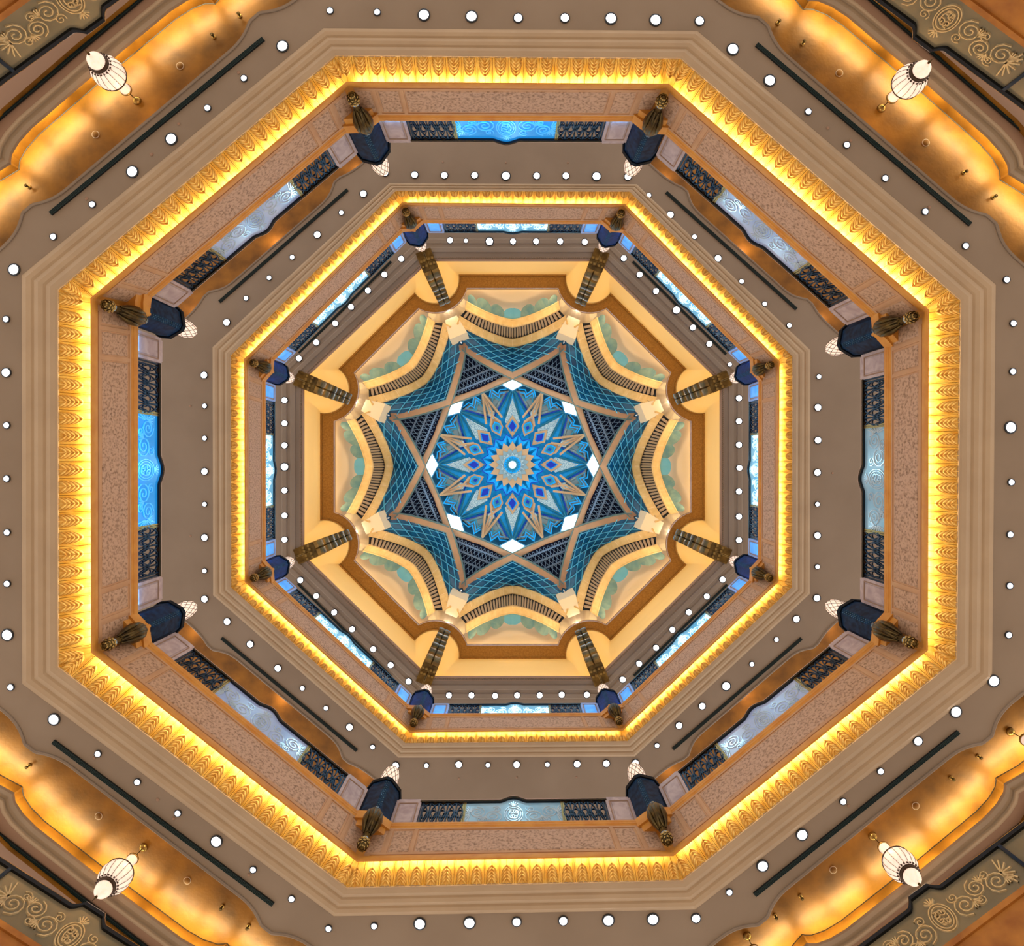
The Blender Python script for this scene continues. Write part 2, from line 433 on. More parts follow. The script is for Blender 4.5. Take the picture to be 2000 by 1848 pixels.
def ceiling(name, label, inner, z, far, diag=None):
    mb = MB()
    out = offset(inner, -far)
    for k in range(8):
        a, b, c, d = inner[k], inner[(k + 1) % 8], out[k], out[(k + 1) % 8]
        if diag is None or k % 2 == 0:
            mb.add([atz([a], z)[0], atz([b], z)[0], atz([d], z)[0], atz([c], z)[0]], [(0, 1, 2, 3)])
        else:
            V = []; Fc = []
            for f in FS:
                V += [atz([a.lerp(b, f)], z)[0], diag(k, f, z)]
            for q, (e0, e1) in ((0, (a, c)), (-1, (b, d))):
                ii = 1 if q == 0 else len(V) - 1
                dd = (e1 - e0); dd.z = 0; L_ = (V[ii] - e0); L_.z = 0
                V[ii] = atz([e0 + dd * (L_.dot(dd) / dd.dot(dd))], z)[0]
            for i in range(len(FS) - 1): Fc.append((2 * i, 2 * i + 2, 2 * i + 3, 2 * i + 1))
            mb.add(V, Fc)
            pass
    o = mb.obj(name, 'plaster'); tag(o, label, 'ceiling', kind='structure'); return o

def d0(k, f, z): return QP(rB, k, f, scallop(f, 139, 20, -6, 0.155, 0.016, 0.085), z)
SL = {7: ((429, 590), (679, 371)), 1: ((1301, 376), (1555, 604)), 3: ((1565, 1247), (1314, 1463)), 5: ((433, 1246), (697, 1466))}
S1 = []
_o = pxoff(rE0, 60)
for k in range(8):
    (ax_, ay_), (bx_, by_) = SL[k if k % 2 else (k - 1) % 8]
    px_, py_ = rE0[k]; dx_, dy_ = _o[k][0] - px_, _o[k][1] - py_; ex_, ey_ = bx_ - ax_, by_ - ay_
    t_ = ((ax_ - px_) * ey_ - (ay_ - py_) * ex_) / (dx_ * ey_ - dy_ * ex_)
    S1.append((px_ + dx_ * t_, py_ + dy_ * t_))
def d1(k, f, z): return QP(S1, k, f, scallop(f, 13, 16, 7, 0.185, 0.014, 0.09), z)
c0 = ceiling('ceiling', 'grey-beige lowest ceiling with scalloped edges towards the gold coffers', ring(rA, ZA), ZA, 5.0, d0)
c1 = ceiling('ceiling', 'grey-beige middle ceiling between lower gallery and upper frieze', ring(rE0, ZE0), ZE0, 5.0, d1)
c2 = ceiling('ceiling', 'grey-beige upper ceiling around the dome opening', ring(rH, ZH), ZH, 5.0)

def edge_bead(fn, k, z, parent):
    pts = [fn(k, f, z) for f in FS]
    MB().tube(pts, 0.035, 4).obj('edge_bead', 'plaster', parent, True)

JN = [(0.0, 240), (0.17, 236), (0.222, 228), (0.226, 232), (0.24, 241), (0.27, 250), (0.31, 255), (0.5, 257)]
def joint(f, extra=0):
    g = min(f, 1 - f)
    for (a, n0), (b, n1) in zip(JN[:-1], JN[1:]):
        if g <= b: return n0 + (n1 - n0) * (g - a) / (b - a) + extra
    return JN[-1][1] + extra
FJ = sorted(set([i / 40 for i in range(41)] + [a for a, _ in JN] + [1 - a for a, _ in JN]))
ZK = 14.3
for k in (1, 3, 5, 7):
    # lower level coffer with cove
    cof = empty('gold_coffer')
    tag(cof, 'mottled gold-leaf ceiling coffer with glowing cove at %s' % SN[k], 'ceiling coffer', 'gold coffers of the lowest ceiling', 'structure')
    V = []; Fc = []
    for f in FS:
        s = d0(k, f, ZA); V += [Vector((s.x, s.y, ZA)), Vector((s.x, s.y, ZK)), QP(rB, k, f, joint(f), ZK)]
    for i in range(len(FS) - 1):
        Fc += [(3 * i, 3 * i + 3, 3 * i + 4, 3 * i + 1), (3 * i + 1, 3 * i + 4, 3 * i + 5, 3 * i + 2)]
    mk('gold_vault', V, Fc, 'gold_coffer', cof)
    V = []; Fc = []
    for f in FJ:
        j = QP(rB, k, f, joint(f), ZK); V += [j, Vector((j.x, j.y, ZK - 0.12)), Vector((j.x, j.y, 13.25))]
    for i in range(len(FJ) - 1):
        Fc += [(3 * i, 3 * i + 3, 3 * i + 4, 3 * i + 1), (3 * i + 1, 3 * i + 4, 3 * i + 5, 3 * i + 2)]
    mk('cove_wall', V, Fc, 'gold_coffer', cof)
    mb = MB().tube([QP(rB, k, f, joint(f), ZK - 0.004) for f in FJ], 0.010, 4); mb.obj('joint_line', 'slot', cof)
    prof = [(18, 13.62), (19, 13.50), (23, 13.46), (24, 13.40), (31, 13.38), (33, 13.32), (40, 13.36), (42, 13.30), (49, 13.36), (52, 13.40)]
    V = []; n = len(prof); Fc = []
    for f in FJ:
        V += [QP(rB, k, f, joint(f, e), z) for e, z in prof]
    for i in range(len(FJ) - 1):
        for q in range(n - 1): Fc.append((i * n + q, i * n + n + q, i * n + n + q + 1, i * n + q + 1))
    mk('cove_moulding', V, Fc, 'cream', cof, True)
    V = []; Fc = []
    for f in FJ: V += [QP(rB, k, f, joint(f, 52), 13.40), QP(rB, k, f, 640, 13.40)]
    for i in range(len(FJ) - 1): Fc.append((2 * i, 2 * i + 2, 2 * i + 3, 2 * i + 1))
    mk('outer_ceiling', V, Fc, 'cream_dark', cof)
    edge_bead(d0, k, ZA - 0.01, cof)
    for f0, f1 in ((0.232, 0.30), (0.305, 0.405), (0.425, 0.575), (0.595, 0.695), (0.70, 0.768), (0.02, 0.212), (0.788, 0.98)):
        a = QP(rB, k, f0, joint(f0 + 0.01, 20), 13.90); b = QP(rB, k, f1, joint(f1 - 0.01, 20), 13.90)
        nn = inward(a, b)
        area('coffer_strip_light', (a + b) / 2, UP + nn * 0.02, b - a, (b - a).length * 0.96, 0.05, P_COFFER * (f1 - f0) / 0.16, (1.0, 0.86, 0.50))
    p = QP(rB, k, 0.5, 150, 13.75)
    l = bpy.data.lights.new('coffer_accent_light', 'POINT'); l.energy = 16; l.color = (1, 0.7, 0.4); l.shadow_soft_size = 0.05
    lo_ = bpy.data.objects.new('coffer_accent_light', l); col.objects.link(lo_); lo_.location = p
    # middle level coffer
    cof = empty('gold_coffer')
    tag(cof, 'brown-gold coffer above the lower gallery balustrade at %s' % SN[k], 'ceiling coffer', 'gold coffers above the lower gallery', 'structure')
    V = []; Fc = []
    for f in FS:
        s = d1(k, f, ZE0); V += [Vector((s.x, s.y, ZE0)), Vector((s.x, s.y, ZE0 + 0.7)), QP(S1, k, f, 230, ZE0 + 0.7)]
    for i in range(len(FS) - 1):
        Fc += [(3 * i, 3 * i + 3, 3 * i + 4, 3 * i + 1), (3 * i + 1, 3 * i + 4, 3 * i + 5, 3 * i + 2)]
    mk('gold_vault', V, Fc, 'gold_coffer', cof)
    edge_bead(d1, k, ZE0 - 0.01, cof)
    for f, e in ((0.5, 14), (0.1, 7), (0.9, 7)):
        p = QP(S1, k, f, 26 + (8 if f != 0.5 else 0), ZE0 + 0.35)
        l = bpy.data.lights.new('coffer_accent_light', 'POINT'); l.energy = e; l.color = (1, 0.66, 0.36); l.shadow_soft_size = 0.05
        lo_ = bpy.data.objects.new('coffer_accent_light', l); col.objects.link(lo_); lo_.location = p

# fine beaded trim at the top opening
h = ring(rH, ZH)
V, Fc = loft([atz(offset(h, -0.16), ZH - 0.01), atz(offset(h, -0.15), ZH - 0.07), atz(offset(h, -0.02), ZH - 0.07), h, atz(offset(h, 0.0), ZH + 0.12), atz(offset(h, -0.25), ZH + 0.12)])
t7 = mk('trim_7', V, Fc, 'cream_dark'); tag(t7, 'narrow beaded brown trim edging the dome opening', 'trim', kind='structure')
mb = MB()
for k in range(8):
    a, b = offset(h, -0.085)[k], offset(h, -0.085)[(k + 1) % 8]
    for i in range(90):
        p = a.lerp(b, (i + 0.5) / 90)
        mb.add([p + Vector(v) for v in ((-.04, -.04, -.07), (.04, -.04, -.07), (.04, .04, -.07), (-.04, .04, -.07), (0, 0, -.1))], [(0, 1, 4), (1, 2, 4), (2, 3, 4), (3, 0, 4)])
b7 = mb.obj('bead_row', 'bead_trim', t7); b7['kind'] = 'stuff'
# concentric plaster steps on the upper ceiling
for q, d in enumerate((0.35, 0.75)):
    V, Fc = loft([atz(offset(h, -d), ZH), atz(offset(h, -d - 0.03), ZH - 0.04), atz(offset(h, -d - 0.2), ZH - 0.04), atz(offset(h, -d - 0.25), ZH)])
    mk('plaster_step', V, Fc, 'plaster', c2)

# ---------------------------------------------------------------- air slots
def slot(p0, p1, z, wpx, label, grp):
    a = W(*p0, z); b = W(*p1, z); L = (b - a).length; w = wpx * z / F
    m = frame((a + b) / 2, b - a)
    e = empty('air_slot', m); tag(e, label, 'air vent', grp)
    MB().box(-L / 2, L / 2, -w / 2, w / 2, -0.03, -0.004).obj('recess', 'slot', e)
    for i in range(4):
        y = (i - 1.5) * w / 4
        MB().box(-L / 2, L / 2, y - w * 0.035, y + w * 0.035, -0.045, -0.03).obj('fin', 'slot_fin', e)
for k, a, b in ((7, (100, 418), (515, 77)), (1, (1477, 88), (1894, 439)), (3, (1871, 1429), (1473, 1747)), (5, (105, 1448), (534, 1766))):
    slot(a, b, ZA, 9, 'long dark linear air slot in the lowest ceiling at %s' % SN[k], 'air slots of the lowest ceiling')
    a2 = QP(rB, k, 0.02, 329, 13.4); b2 = QP(rB, k, 0.98, 329, 13.4)
    fa = (a2.x * F / 13.4 + CX, a2.y * F / 13.4 + CY); fb = (b2.x * F / 13.4 + CX, b2.y * F / 13.4 + CY)
    slot(fa, fb, 13.39, 9, 'dark linear air slot outside the gold coffer at %s' % SN[k], 'air slots outside the gold coffers')
for k, a, b in ((7, (429, 590), (679, 371)), (1, (1301, 376), (1555, 604)), (3, (1565, 1247), (1314, 1463)), (5, (433, 1246), (697, 1466))):
    slot(a, b, ZE0, 6, 'long dark linear air slot in the middle ceiling at %s' % SN[k], 'air slots of the middle ceiling')
for k, a, b in ((7, (764, 511), (584, 690)), (1, (1236, 511), (1418, 692)), (3, (1420, 1142), (1238, 1320)), (5, (582, 1140), (764, 1322))):
    slot(a, b, ZH, 4.5, 'thin dark linear air slot in the upper ceiling at %s' % SN[k], 'air slots of the upper ceiling')

# ---------------------------------------------------------------- downlights
def downlight_parts(r):
    t = MB().lathe([(r * 1.0, 0.0), (r * 1.32, 0.0), (r * 1.34, -0.012), (r * 1.2, -0.03), (r * 1.02, -0.028), (r * 0.98, 0.03)], 20)
    t.F = t.F[:-2]
    lens = MB().lathe([(r * 0.98, -0.012), (r * 0.85, -0.032), (r * 0.55, -0.045), (r * 0.12, -0.05)], 20)
    return t, lens
TR = {}; LN = {}
for nm, r, m in (('big', 0.105, 'lamp'), ('small', 0.062, 'lamp_dim'), ('mid', 0.085, 'lamp')):
    t, l = downlight_parts(r); TR[nm] = t.data('trim_ring', 'chrome', True); LN[nm] = l.data('lens', m, True)
def downlights(points, z, where, side):
    for i, (x, y, q) in enumerate(points):
        nm = ('small', 'mid', 'big')[q]
        sc_ = 1.0 if z < 15 else (1.22 if z < 25 else 1.5)
        e = empty('ceiling_downlight', Matrix.Translation(W(x, y, z) - UP * 0.004) @ Matrix.Scale(sc_, 4))
        look = ('small dim', 'round bright', 'large dazzling')[q]
        tag(e, '%s recessed downlight, %s clockwise along the %s at %s' % (look, ORD[i], where, SN[side]), 'downlight', 'downlights of the %s' % where)
        inst('trim_ring', TR[nm], e); inst('lens', LN[nm], e)
L0 = {0: [(645, 22, 0), (737, 25, 0), (828, 30, 2), (921, 33, 2), (1012, 36, 1), (1103, 36, 1), (1193, 37, 2), (1280, 40, 2), (1366, 42, 1)],
      1: [(1431, 97, 2), (1503, 158, 2), (1578, 219, 0), (1653, 284, 0), (1728, 349, 0), (1806, 414, 0), (1885, 481, 0), (1965, 547, 0)],
      2: [(1978, 632, 0), (1977, 726, 0), (1973, 835, 2), (1974, 942, 0), (1972, 1044, 0), (1971, 1144, 0), (1969, 1240, 0)],
      3: [(1940, 1330, 2), (1866, 1390, 2), (1792, 1447, 1), (1719, 1506, 0), (1646, 1565, 0), (1566, 1630, 2), (1489, 1691, 2), (1424, 1742, 0)],
      4: [(1359, 1793, 1), (1275, 1795, 2), (1188, 1797, 2), (1100, 1798, 1), (1009, 1800, 1), (917, 1802, 2), (820, 1804, 2), (731, 1808, 0), (642, 1813, 0)],
      5: [(570, 1755, 0), (495, 1698, 0), (423, 1643, 2), (348, 1588, 0), (269, 1527, 0), (192, 1472, 0), (106, 1405, 2)],
      6: [(22, 1342, 0), (15, 1240, 2), (15, 1140, 0), (15, 1040, 0), (14, 935, 0), (14, 831, 0), (13, 728, 1), (13, 624, 0)],
      7: [(28, 527, 2), (105, 463, 0), (181, 400, 0), (259, 336, 2), (335, 272, 2), (406, 212, 0), (477, 154, 0), (552, 91, 2)]}
L1 = {0: [(752, 338, 1), (810, 342, 1), (868, 343, 1), (927, 343, 1), (988, 344, 2), (1048, 344, 1), (1105, 344, 1), (1165, 345, 2), (1226, 346, 1)],
      1: [(1267, 382, 0), (1309, 420, 1), (1356, 463, 0), (1402, 505, 1), (1448, 550, 0), (1493, 594, 0), (1541, 636, 0)],
      2: [(1599, 736, 0), (1597, 796, 1), (1597, 860, 1), (1596, 923, 1), (1596, 985, 0), (1596, 1046, 1), (1596, 1107, 0), (1595, 1168, 1)],
      3: [(1555, 1209, 1), (1516, 1249, 0), (1468, 1297, 0), (1418, 1340, 2), (1371, 1379, 1), (1326, 1417, 1), (1283, 1456, 0)],
      4: [(1241, 1490, 1), (1184, 1491, 1), (1127, 1492, 1), (1069, 1493, 0), (1009, 1493, 1), (953, 1494, 0), (896, 1493, 1), (833, 1495, 0), (773, 1495, 1)],
      5: [(728, 1459, 0), (683, 1420, 1), (637, 1383, 0), (591, 1344, 0), (543, 1305, 1), (489, 1258, 1), (444, 1214, 1)],
      6: [(400, 1170, 1), (400, 1115, 0), (400, 1050, 1), (400, 985, 0), (400, 921, 1), (400, 856, 0), (400, 793, 0), (399, 733, 1)],
      7: [(443, 630, 1), (481, 583, 0), (526, 543, 0), (571, 503, 0), (620, 459, 1), (667, 416, 0), (710, 379, 1)]}
L2 = {0: [(879, 470, 1), (910, 471, 0), (956, 472, 2), (1002, 472, 1), (1047, 472, 1), (1094, 472, 1), (1142, 473, 1)],
      1: [(1218, 505, 1), (1249, 537, 1), (1281, 569, 1), (1321, 606, 2), (1353, 640, 1), (1385, 672, 1), (1425, 712, 0)],
      2: [(1443, 778, 1), (1443, 823, 1), (1443, 869, 1), (1444, 914, 1), (1443, 960, 1), (1443, 1009, 1), (1443, 1055, 1)],
      3: [(1411, 1132, 1), (1380, 1165, 1), (1345, 1196, 1), (1313, 1230, 1), (1281, 1265, 1), (1248, 1296, 1), (1216, 1327, 1)],
      4: [(1146, 1357, 1), (1097, 1357, 1), (1054, 1358, 1), (1010, 1358, 1), (967, 1359, 1), (921, 1358, 1), (877, 1358, 1)],
      5: [(798, 1331, 1), (763, 1299, 1), (729, 1268, 1), (688, 1229, 1), (653, 1196, 1), (618, 1164, 1), (587, 1133, 1)],
      6: [(556, 1054, 1), (556, 1007, 1), (556, 958, 1), (556, 912, 2), (556, 870, 1), (556, 827, 1), (556, 782, 1)],
      7: [(584, 700, 1), (618, 669, 1), (655, 632, 1), (686, 600, 1), (719, 568, 1), (751, 537, 1), (784, 506, 1)]}
for tab, z, nm in ((L0, ZA, 'lowest ceiling'), (L1, ZE0, 'middle ceiling'), (L2, ZH, 'upper ceiling')):
    for s_, pts in tab.items(): downlights(pts, z, nm, s_)

# ---------------------------------------------------------------- balustrades, posts, piers, corbels, lanterns
LREF = 7.6
def spiral(cx, cz, r, turns, sgn=1, a0=0.0, n=22):
    return [(cx + r * (1 - 0.86 * i / n) * math.cos(a0 + sgn * 2 * math.pi * turns * i / n), cz + r * (1 - 0.86 * i / n) * math.sin(a0 + sgn * 2 * math.pi * turns * i / n)) for i in range(n + 1)]
def scroll_mesh(name, w, h, m, lines=0.022, dep=0.025):
    mb = MB(); cz = h * 0.5
    for s in (1.0, 0.8, 0.5):
        mb.ribbon([(0.17 * h * 1.5 * s * math.cos(a * math.pi / 12), cz + 0.36 * h * s * math.sin(a * math.pi / 12)) for a in range(25)], lines, dep)
    for sg in (-1, 1):
        for t in ((0.08, 0.10), (0.05, -0.12)):
            mb.ribbon(spiral(sg * t[0] * h, cz + t[1] * h, 0.10 * h, 1.3, sg, 1.2), lines, dep)
        x = 0.30 * h; q = 0
        while x + 0.34 * h < w / 2:
            r = 0.27 * h * (1 - 0.12 * (q % 2))
            zc = cz + (0.10 if q % 2 else -0.08) * h
            mb.ribbon(spiral(sg * (x + r), zc, r, 2.1, sg * (1 if q % 2 else -1), math.pi / 2 if q % 2 else -math.pi / 2), lines, dep)
            mb.ribbon(spiral(sg * (x + 0.6 * r), zc + (-0.30 if q % 2 else 0.30) * h, 0.13 * h, 1.5, sg, 0.6), lines * 0.8, dep)
            # leaf sprays
            for j in range(5):
                a = (0.5 + 0.35 * j) * (1 if q % 2 else -1)
                mb.ribbon([(sg * (x + 1.7 * r + 0.20 * h * t * math.cos(a)), zc + 0.3 * h * t * math.sin(a) * (1 - 0.3 * t)) for t in (0, 0.3, 0.6, 0.85, 1.0)], lines * 1.1, dep)
            x += 1.75 * r; q += 1
        # end palmette
        for j in range(7):
            a = -1.2 + 0.4 * j
            mb.ribbon([(sg * (x + 0.26 * h * t * math.cos(a)), cz + 0.40 * h * t * math.sin(a)) for t in (0.1, 0.4, 0.7, 1.0)], lines * 1.2, dep)
    # crown above the medallion
    for j in range(5):
        a = math.pi * (0.2 + 0.15 * j)
        mb.ribbon([(0.16 * h * t * math.cos(a), h * 0.86 + 0.20 * h * t * math.sin(a)) for t in (0.1, 0.5, 1.0)], lines * 1.2, dep)
    mb.V = [Vector((v.x, v.y, min(max(v.z, 0.03), h * 1.14))) for v in mb.V]
    return mb.data(name, m)
def lattice_mesh(w, h):
    mb = MB(); n = 5; d = w / n; H_ = h - 0.10
    def put(pts, wd=0.036):
        run = []
        for p in pts + [None]:
            if p is not None and abs(p[0]) <= w / 2 - 0.01: run.append(p)
            else:
                if len(run) > 1: mb.ribbon(run, wd, 0.035)
                run = []
    for i in range(-1, n + 2):
        x = -w / 2 + i * d
        put([(x + d * 1.05 * math.cos(a * math.pi / 16), 0.05 + H_ * math.sin(a * math.pi / 16)) for a in range(17)])
        put([(x + d * 0.55 * math.cos(a * math.pi / 12), 0.05 + H_ * 0.60 * math.sin(a * math.pi / 12)) for a in range(13)], 0.028)
        put([(x + d * 1.05 * math.cos(a * math.pi / 16), h - 0.05 - H_ * math.sin(a * math.pi / 16)) for a in range(17)])
        put([(x + d * 0.5 + 0.085 * math.cos(a * math.pi / 8) , h * 0.5 + 0.17 * math.sin(a * math.pi / 8)) for a in range(17)], 0.026)
    return mb.data('iron_lattice', 'iron')
def bump(u):
    # ogee rise of handrail over the medallion
    x = abs(u - 0.5)
    return 0.0 if x > 0.05 else 0.17 * (0.5 + 0.5 * math.cos(math.pi * x / 0.05)) ** 0.7
HB = 1.12
def rail_mesh(u0, u1, z0, z1, y0, y1, m, nm, rb=1.0):
    us = [u0 + (u1 - u0) * i / 24 for i in range(25)] + [0.44 + i * 0.006 for i in range(21)]
    us = sorted(set(us)); mb = MB(); V = []; Fc = []
    for u in us:
        x = (u - 0.5) * LREF; b = bump(u) * rb
        V += [(x, y0, z0 + b), (x, y1, z0 + b), (x, y1 + 0.01, (z0 + z1) / 2 + b), (x, y1 - 0.02, z1 + b), (x, y0 + 0.02, z1 + b), (x, y0 - 0.01, (z0 + z1) / 2 + b)]
    for i in range(len(us) - 1):
        for q in range(6): Fc.append((6 * i + q, 6 * i + (q + 1) % 6, 6 * i + 6 + (q + 1) % 6, 6 * i + 6 + q))
    return mb.add(V, Fc).data(nm, m, False)
RAIL = rail_mesh(0.146, 0.854, HB - 0.05, HB + 0.06, -0.05, 0.06, 'rail', 'handrail')
RCAP = rail_mesh(0.146, 0.854, HB + 0.06, HB + 0.085, -0.03, 0.03, 'rail_cap', 'rail_cap')
GW = 0.36 * LREF; LW = 0.165 * LREF
def glass_shape(m):
    us = [0.321 + 0.358 * i / 30 for i in range(31)]; V = []; Fc = []
    for u in us:
        x = (u - 0.5) * LREF; zt = HB - 0.04 + bump(u)
        V += [(x, 0.0, 0.02), (x, 0.0, zt), (x, -0.03, zt), (x, -0.03, 0.02)]
    for i in range(len(us) - 1):
        for q in range(4): Fc.append((4 * i + q, 4 * i + (q + 1) % 4, 4 * i + 4 + (q + 1) % 4, 4 * i + 4 + q))
    return data('etched_glass', V, Fc, m)
GLASS = {m: glass_shape(m) for m in ('etched', 'etched_bluelit', 'etched_pale', 'etched_whitelit')}
SCR = {m: scroll_mesh('etched_scroll', GW * 0.94, HB - 0.1, m) for m in ('scroll', 'scroll_bluelit', 'scroll_whitelit')}
LAT = lattice_mesh(LW, HB - 0.06)
POSTB = MB().box(-0.02, 0.02, -0.03, 0.03, 0, HB).data('upright', 'iron')
POSTG = MB().box(-0.02, 0.02, -0.03, 0.03, 0, HB).data('upright', 'bronze_light')
FRB = MB().box(-LW / 2, LW / 2, -0.02, 0.03, 0.03, 0.065).data('bottom_bar', 'iron')
# marble post
pw = 0.088 * LREF
mb = MB().box(-pw / 2, pw / 2, -0.16, 0.12, 0, 1.18).box(-pw / 2 + 0.05, pw / 2 - 0.05, -0.14, 0.10, 1.18, 1.26)
MPOST = mb.data('body', 'marble')
mb = MB()
x0, x1, z0, z1 = -pw / 2 + 0.09, pw / 2 - 0.09, 0.10, 1.02
for a, b in (((x0, z0), (x1, z0)), ((x1, z0), (x1, z1)), ((x1, z1), (x0, z1)), ((x0, z1), (x0, z0))): mb.ribbon([a, b], 0.035, 0.02)
mb.V = [v + Vector((0, 0.12, 0)) for v in mb.V]
MFRAME = mb.data('panel_frame', 'cream_dark')
MPANEL = MB().box(x0 + 0.04, x1 - 0.04, 0.115, 0.14, z0 + 0.04, z1 - 0.04, 0.015).data('raised_panel', 'marble')

def recolour(me, m):
    c = me.copy(); c.materials.clear(); c.materials.append(MATS[m]); return c
MPOSTB = recolour(MPOST, 'marble_bluelight'); MPANELB = recolour(MPANEL, 'marble_bluelight_panel')
# blue pier
def prism(poly, z0, z1, m, nm):
    n = len(poly); V = [(x, y, z0) for x, y in poly] + [(x, y, z1) for x, y in poly]
    return data(nm, V, [tuple(range(n)), tuple(range(2 * n - 1, n - 1, -1))] + [(i, (i + 1) % n, n + (i + 1) % n, n + i) for i in range(n)], m)
pp = [(-0.36, -0.42), (-0.44, -0.10), (-0.36, 0.12), (-0.07, 0.32), (0.07, 0.32), (0.36, 0.12), (0.44, -0.10), (0.36, -0.42)]
PSHAFT = prism(pp, -0.02, 1.40, 'navy', 'shaft')
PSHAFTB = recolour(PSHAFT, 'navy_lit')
PCAP = prism([(x * 1.12, y * 1.12 + 0.0) for x, y in pp], 1.40, 1.54, 'navy_dark', 'cap')
PPLINTH = prism([(-0.44, 0.165), (-0.20, 0.24), (0, 0.34), (0.20, 0.24), (0.44, 0.165), (0.40, -0.3), (-0.40, -0.3)], -0.30, 0.01, 'ochre', 'plinth')
PPL2 = prism([(-0.36, 0.14), (-0.17, 0.19), (0, 0.27), (0.17, 0.19), (0.36, 0.14), (0.30, -0.3), (-0.30, -0.3)], -0.52, -0.30, 'ochre', 'plinth_base')
mb = MB()
for i in range(13):
    for x in (-0.04, 0.0, 0.04):
        mb.lathe([(0.010, -0.01), (0.013, 0.0), (0.004, 0.01)], 5, (x, 0.325, 0.1 + i * 0.1 + (0.05 if x == 0 else 0)))
PBEAD = mb.data('bead_strip', 'bead')
# bronze corbel
CBODY = MB().lathe([(0.06, 0.24), (0.075, 0.34), (0.085, 0.44), (0.12, 0.56), (0.18, 0.74), (0.225, 0.95), (0.235, 1.10), (0.20, 1.28), (0.13, 1.42)], 24, flute=0.03, nf=6, sy=0.85).data('body', 'bronze', True)
cm = MB().lathe([(0.02, -0.02), (0.075, 0.02), (0.12, 0.09), (0.13, 0.15), (0.115, 0.21), (0.08, 0.26)], 14)
CC = cm.data('core', 'bronze', True)
cm = MB()
for j, (r, z) in enumerate(((0.06, 0.0), (0.105, 0.055), (0.125, 0.11), (0.13, 0.165), (0.115, 0.215))):
    for i in range(8):
        a = 2 * math.pi * (i + 0.5 * (j % 2)) / 8
        c = Vector((r * math.cos(a), r * math.sin(a), z)); t = Vector((-math.sin(a), math.cos(a), 0)); o = Vector((math.cos(a), math.sin(a), 0))
        s = 0.24 * r + 0.014
        cm.add([c + t * s, c - t * s, c - UP * 0.04 + o * 0.005, c + UP * 0.03, c + o * 0.025], [(0, 3, 4), (3, 1, 4), (1, 2, 4), (2, 0, 4)])
CCONE = cm.data('pinecone', 'bronze_light')
CCOLLAR = MB().lathe([(0.085, 0.25), (0.10, 0.265), (0.10, 0.285), (0.08, 0.30)], 16).data('collar', 'silver', True)
mb = MB()
for a in (0.5, 1.2, 1.95, 2.65):
    pts = []; rad = []
    for i in range(9):
        t = i / 8; z = 0.46 + 0.86 * t
        r = 0.10 + 0.14 * math.sin(math.pi * min(1, t * 0.85)) + 0.0
        aa = a + 0.35 * math.sin(t * 3.0) * (1 if a < 1.57 else -1)
        pts.append((r * math.cos(aa), 0.87 * r * math.sin(aa), z)); rad.append(0.018 + 0.035 * math.sin(math.pi * t))
    mb.tube(pts, rad, 6)
CLEAF = mb.data('acanthus_leaf', 'bronze', True)
CTIP = MB().lathe([(0.12, 1.40), (0.10, 1.44), (0.09, 1.50), (0.05, 1.53)], 12).data('crystal_tip', 'silver', True)
# pier lantern
LB = MB().lathe([(0.20, 0.0), (0.235, 0.10), (0.25, 0.35), (0.245, 0.6), (0.21, 0.82), (0.14, 0.98), (0.05, 1.06)], 24).data('glass_shade', 'lantern_glass', True)
mb = MB()
def lr(z):
    P_ = [(0, 0.205), (0.10, 0.24), (0.35, 0.256), (0.6, 0.25), (0.82, 0.215), (0.98, 0.145), (1.06, 0.055)]
    for (a, r0), (b, r1) in zip(P_[:-1], P_[1:]):
        if z <= b: return r0 + (r1 - r0) * (z - a) / (b - a)
    return 0.05
for sg in (-1, 1):
    for i in range(12):
        mb.tube([(lr(z) * math.cos(a), lr(z) * math.sin(a), z) for z, a in [(1.02 * t / 10, 2 * math.pi * i / 12 + sg * 1.5 * t / 10) for t in range(11)]], 0.008, 3)
LNET = mb.data('wire_net', 'lantern_net')
LBASE = MB().lathe([(0.26, -0.02), (0.28, 0.02), (0.22, 0.06)], 20).data('base_ring', 'bronze', True)

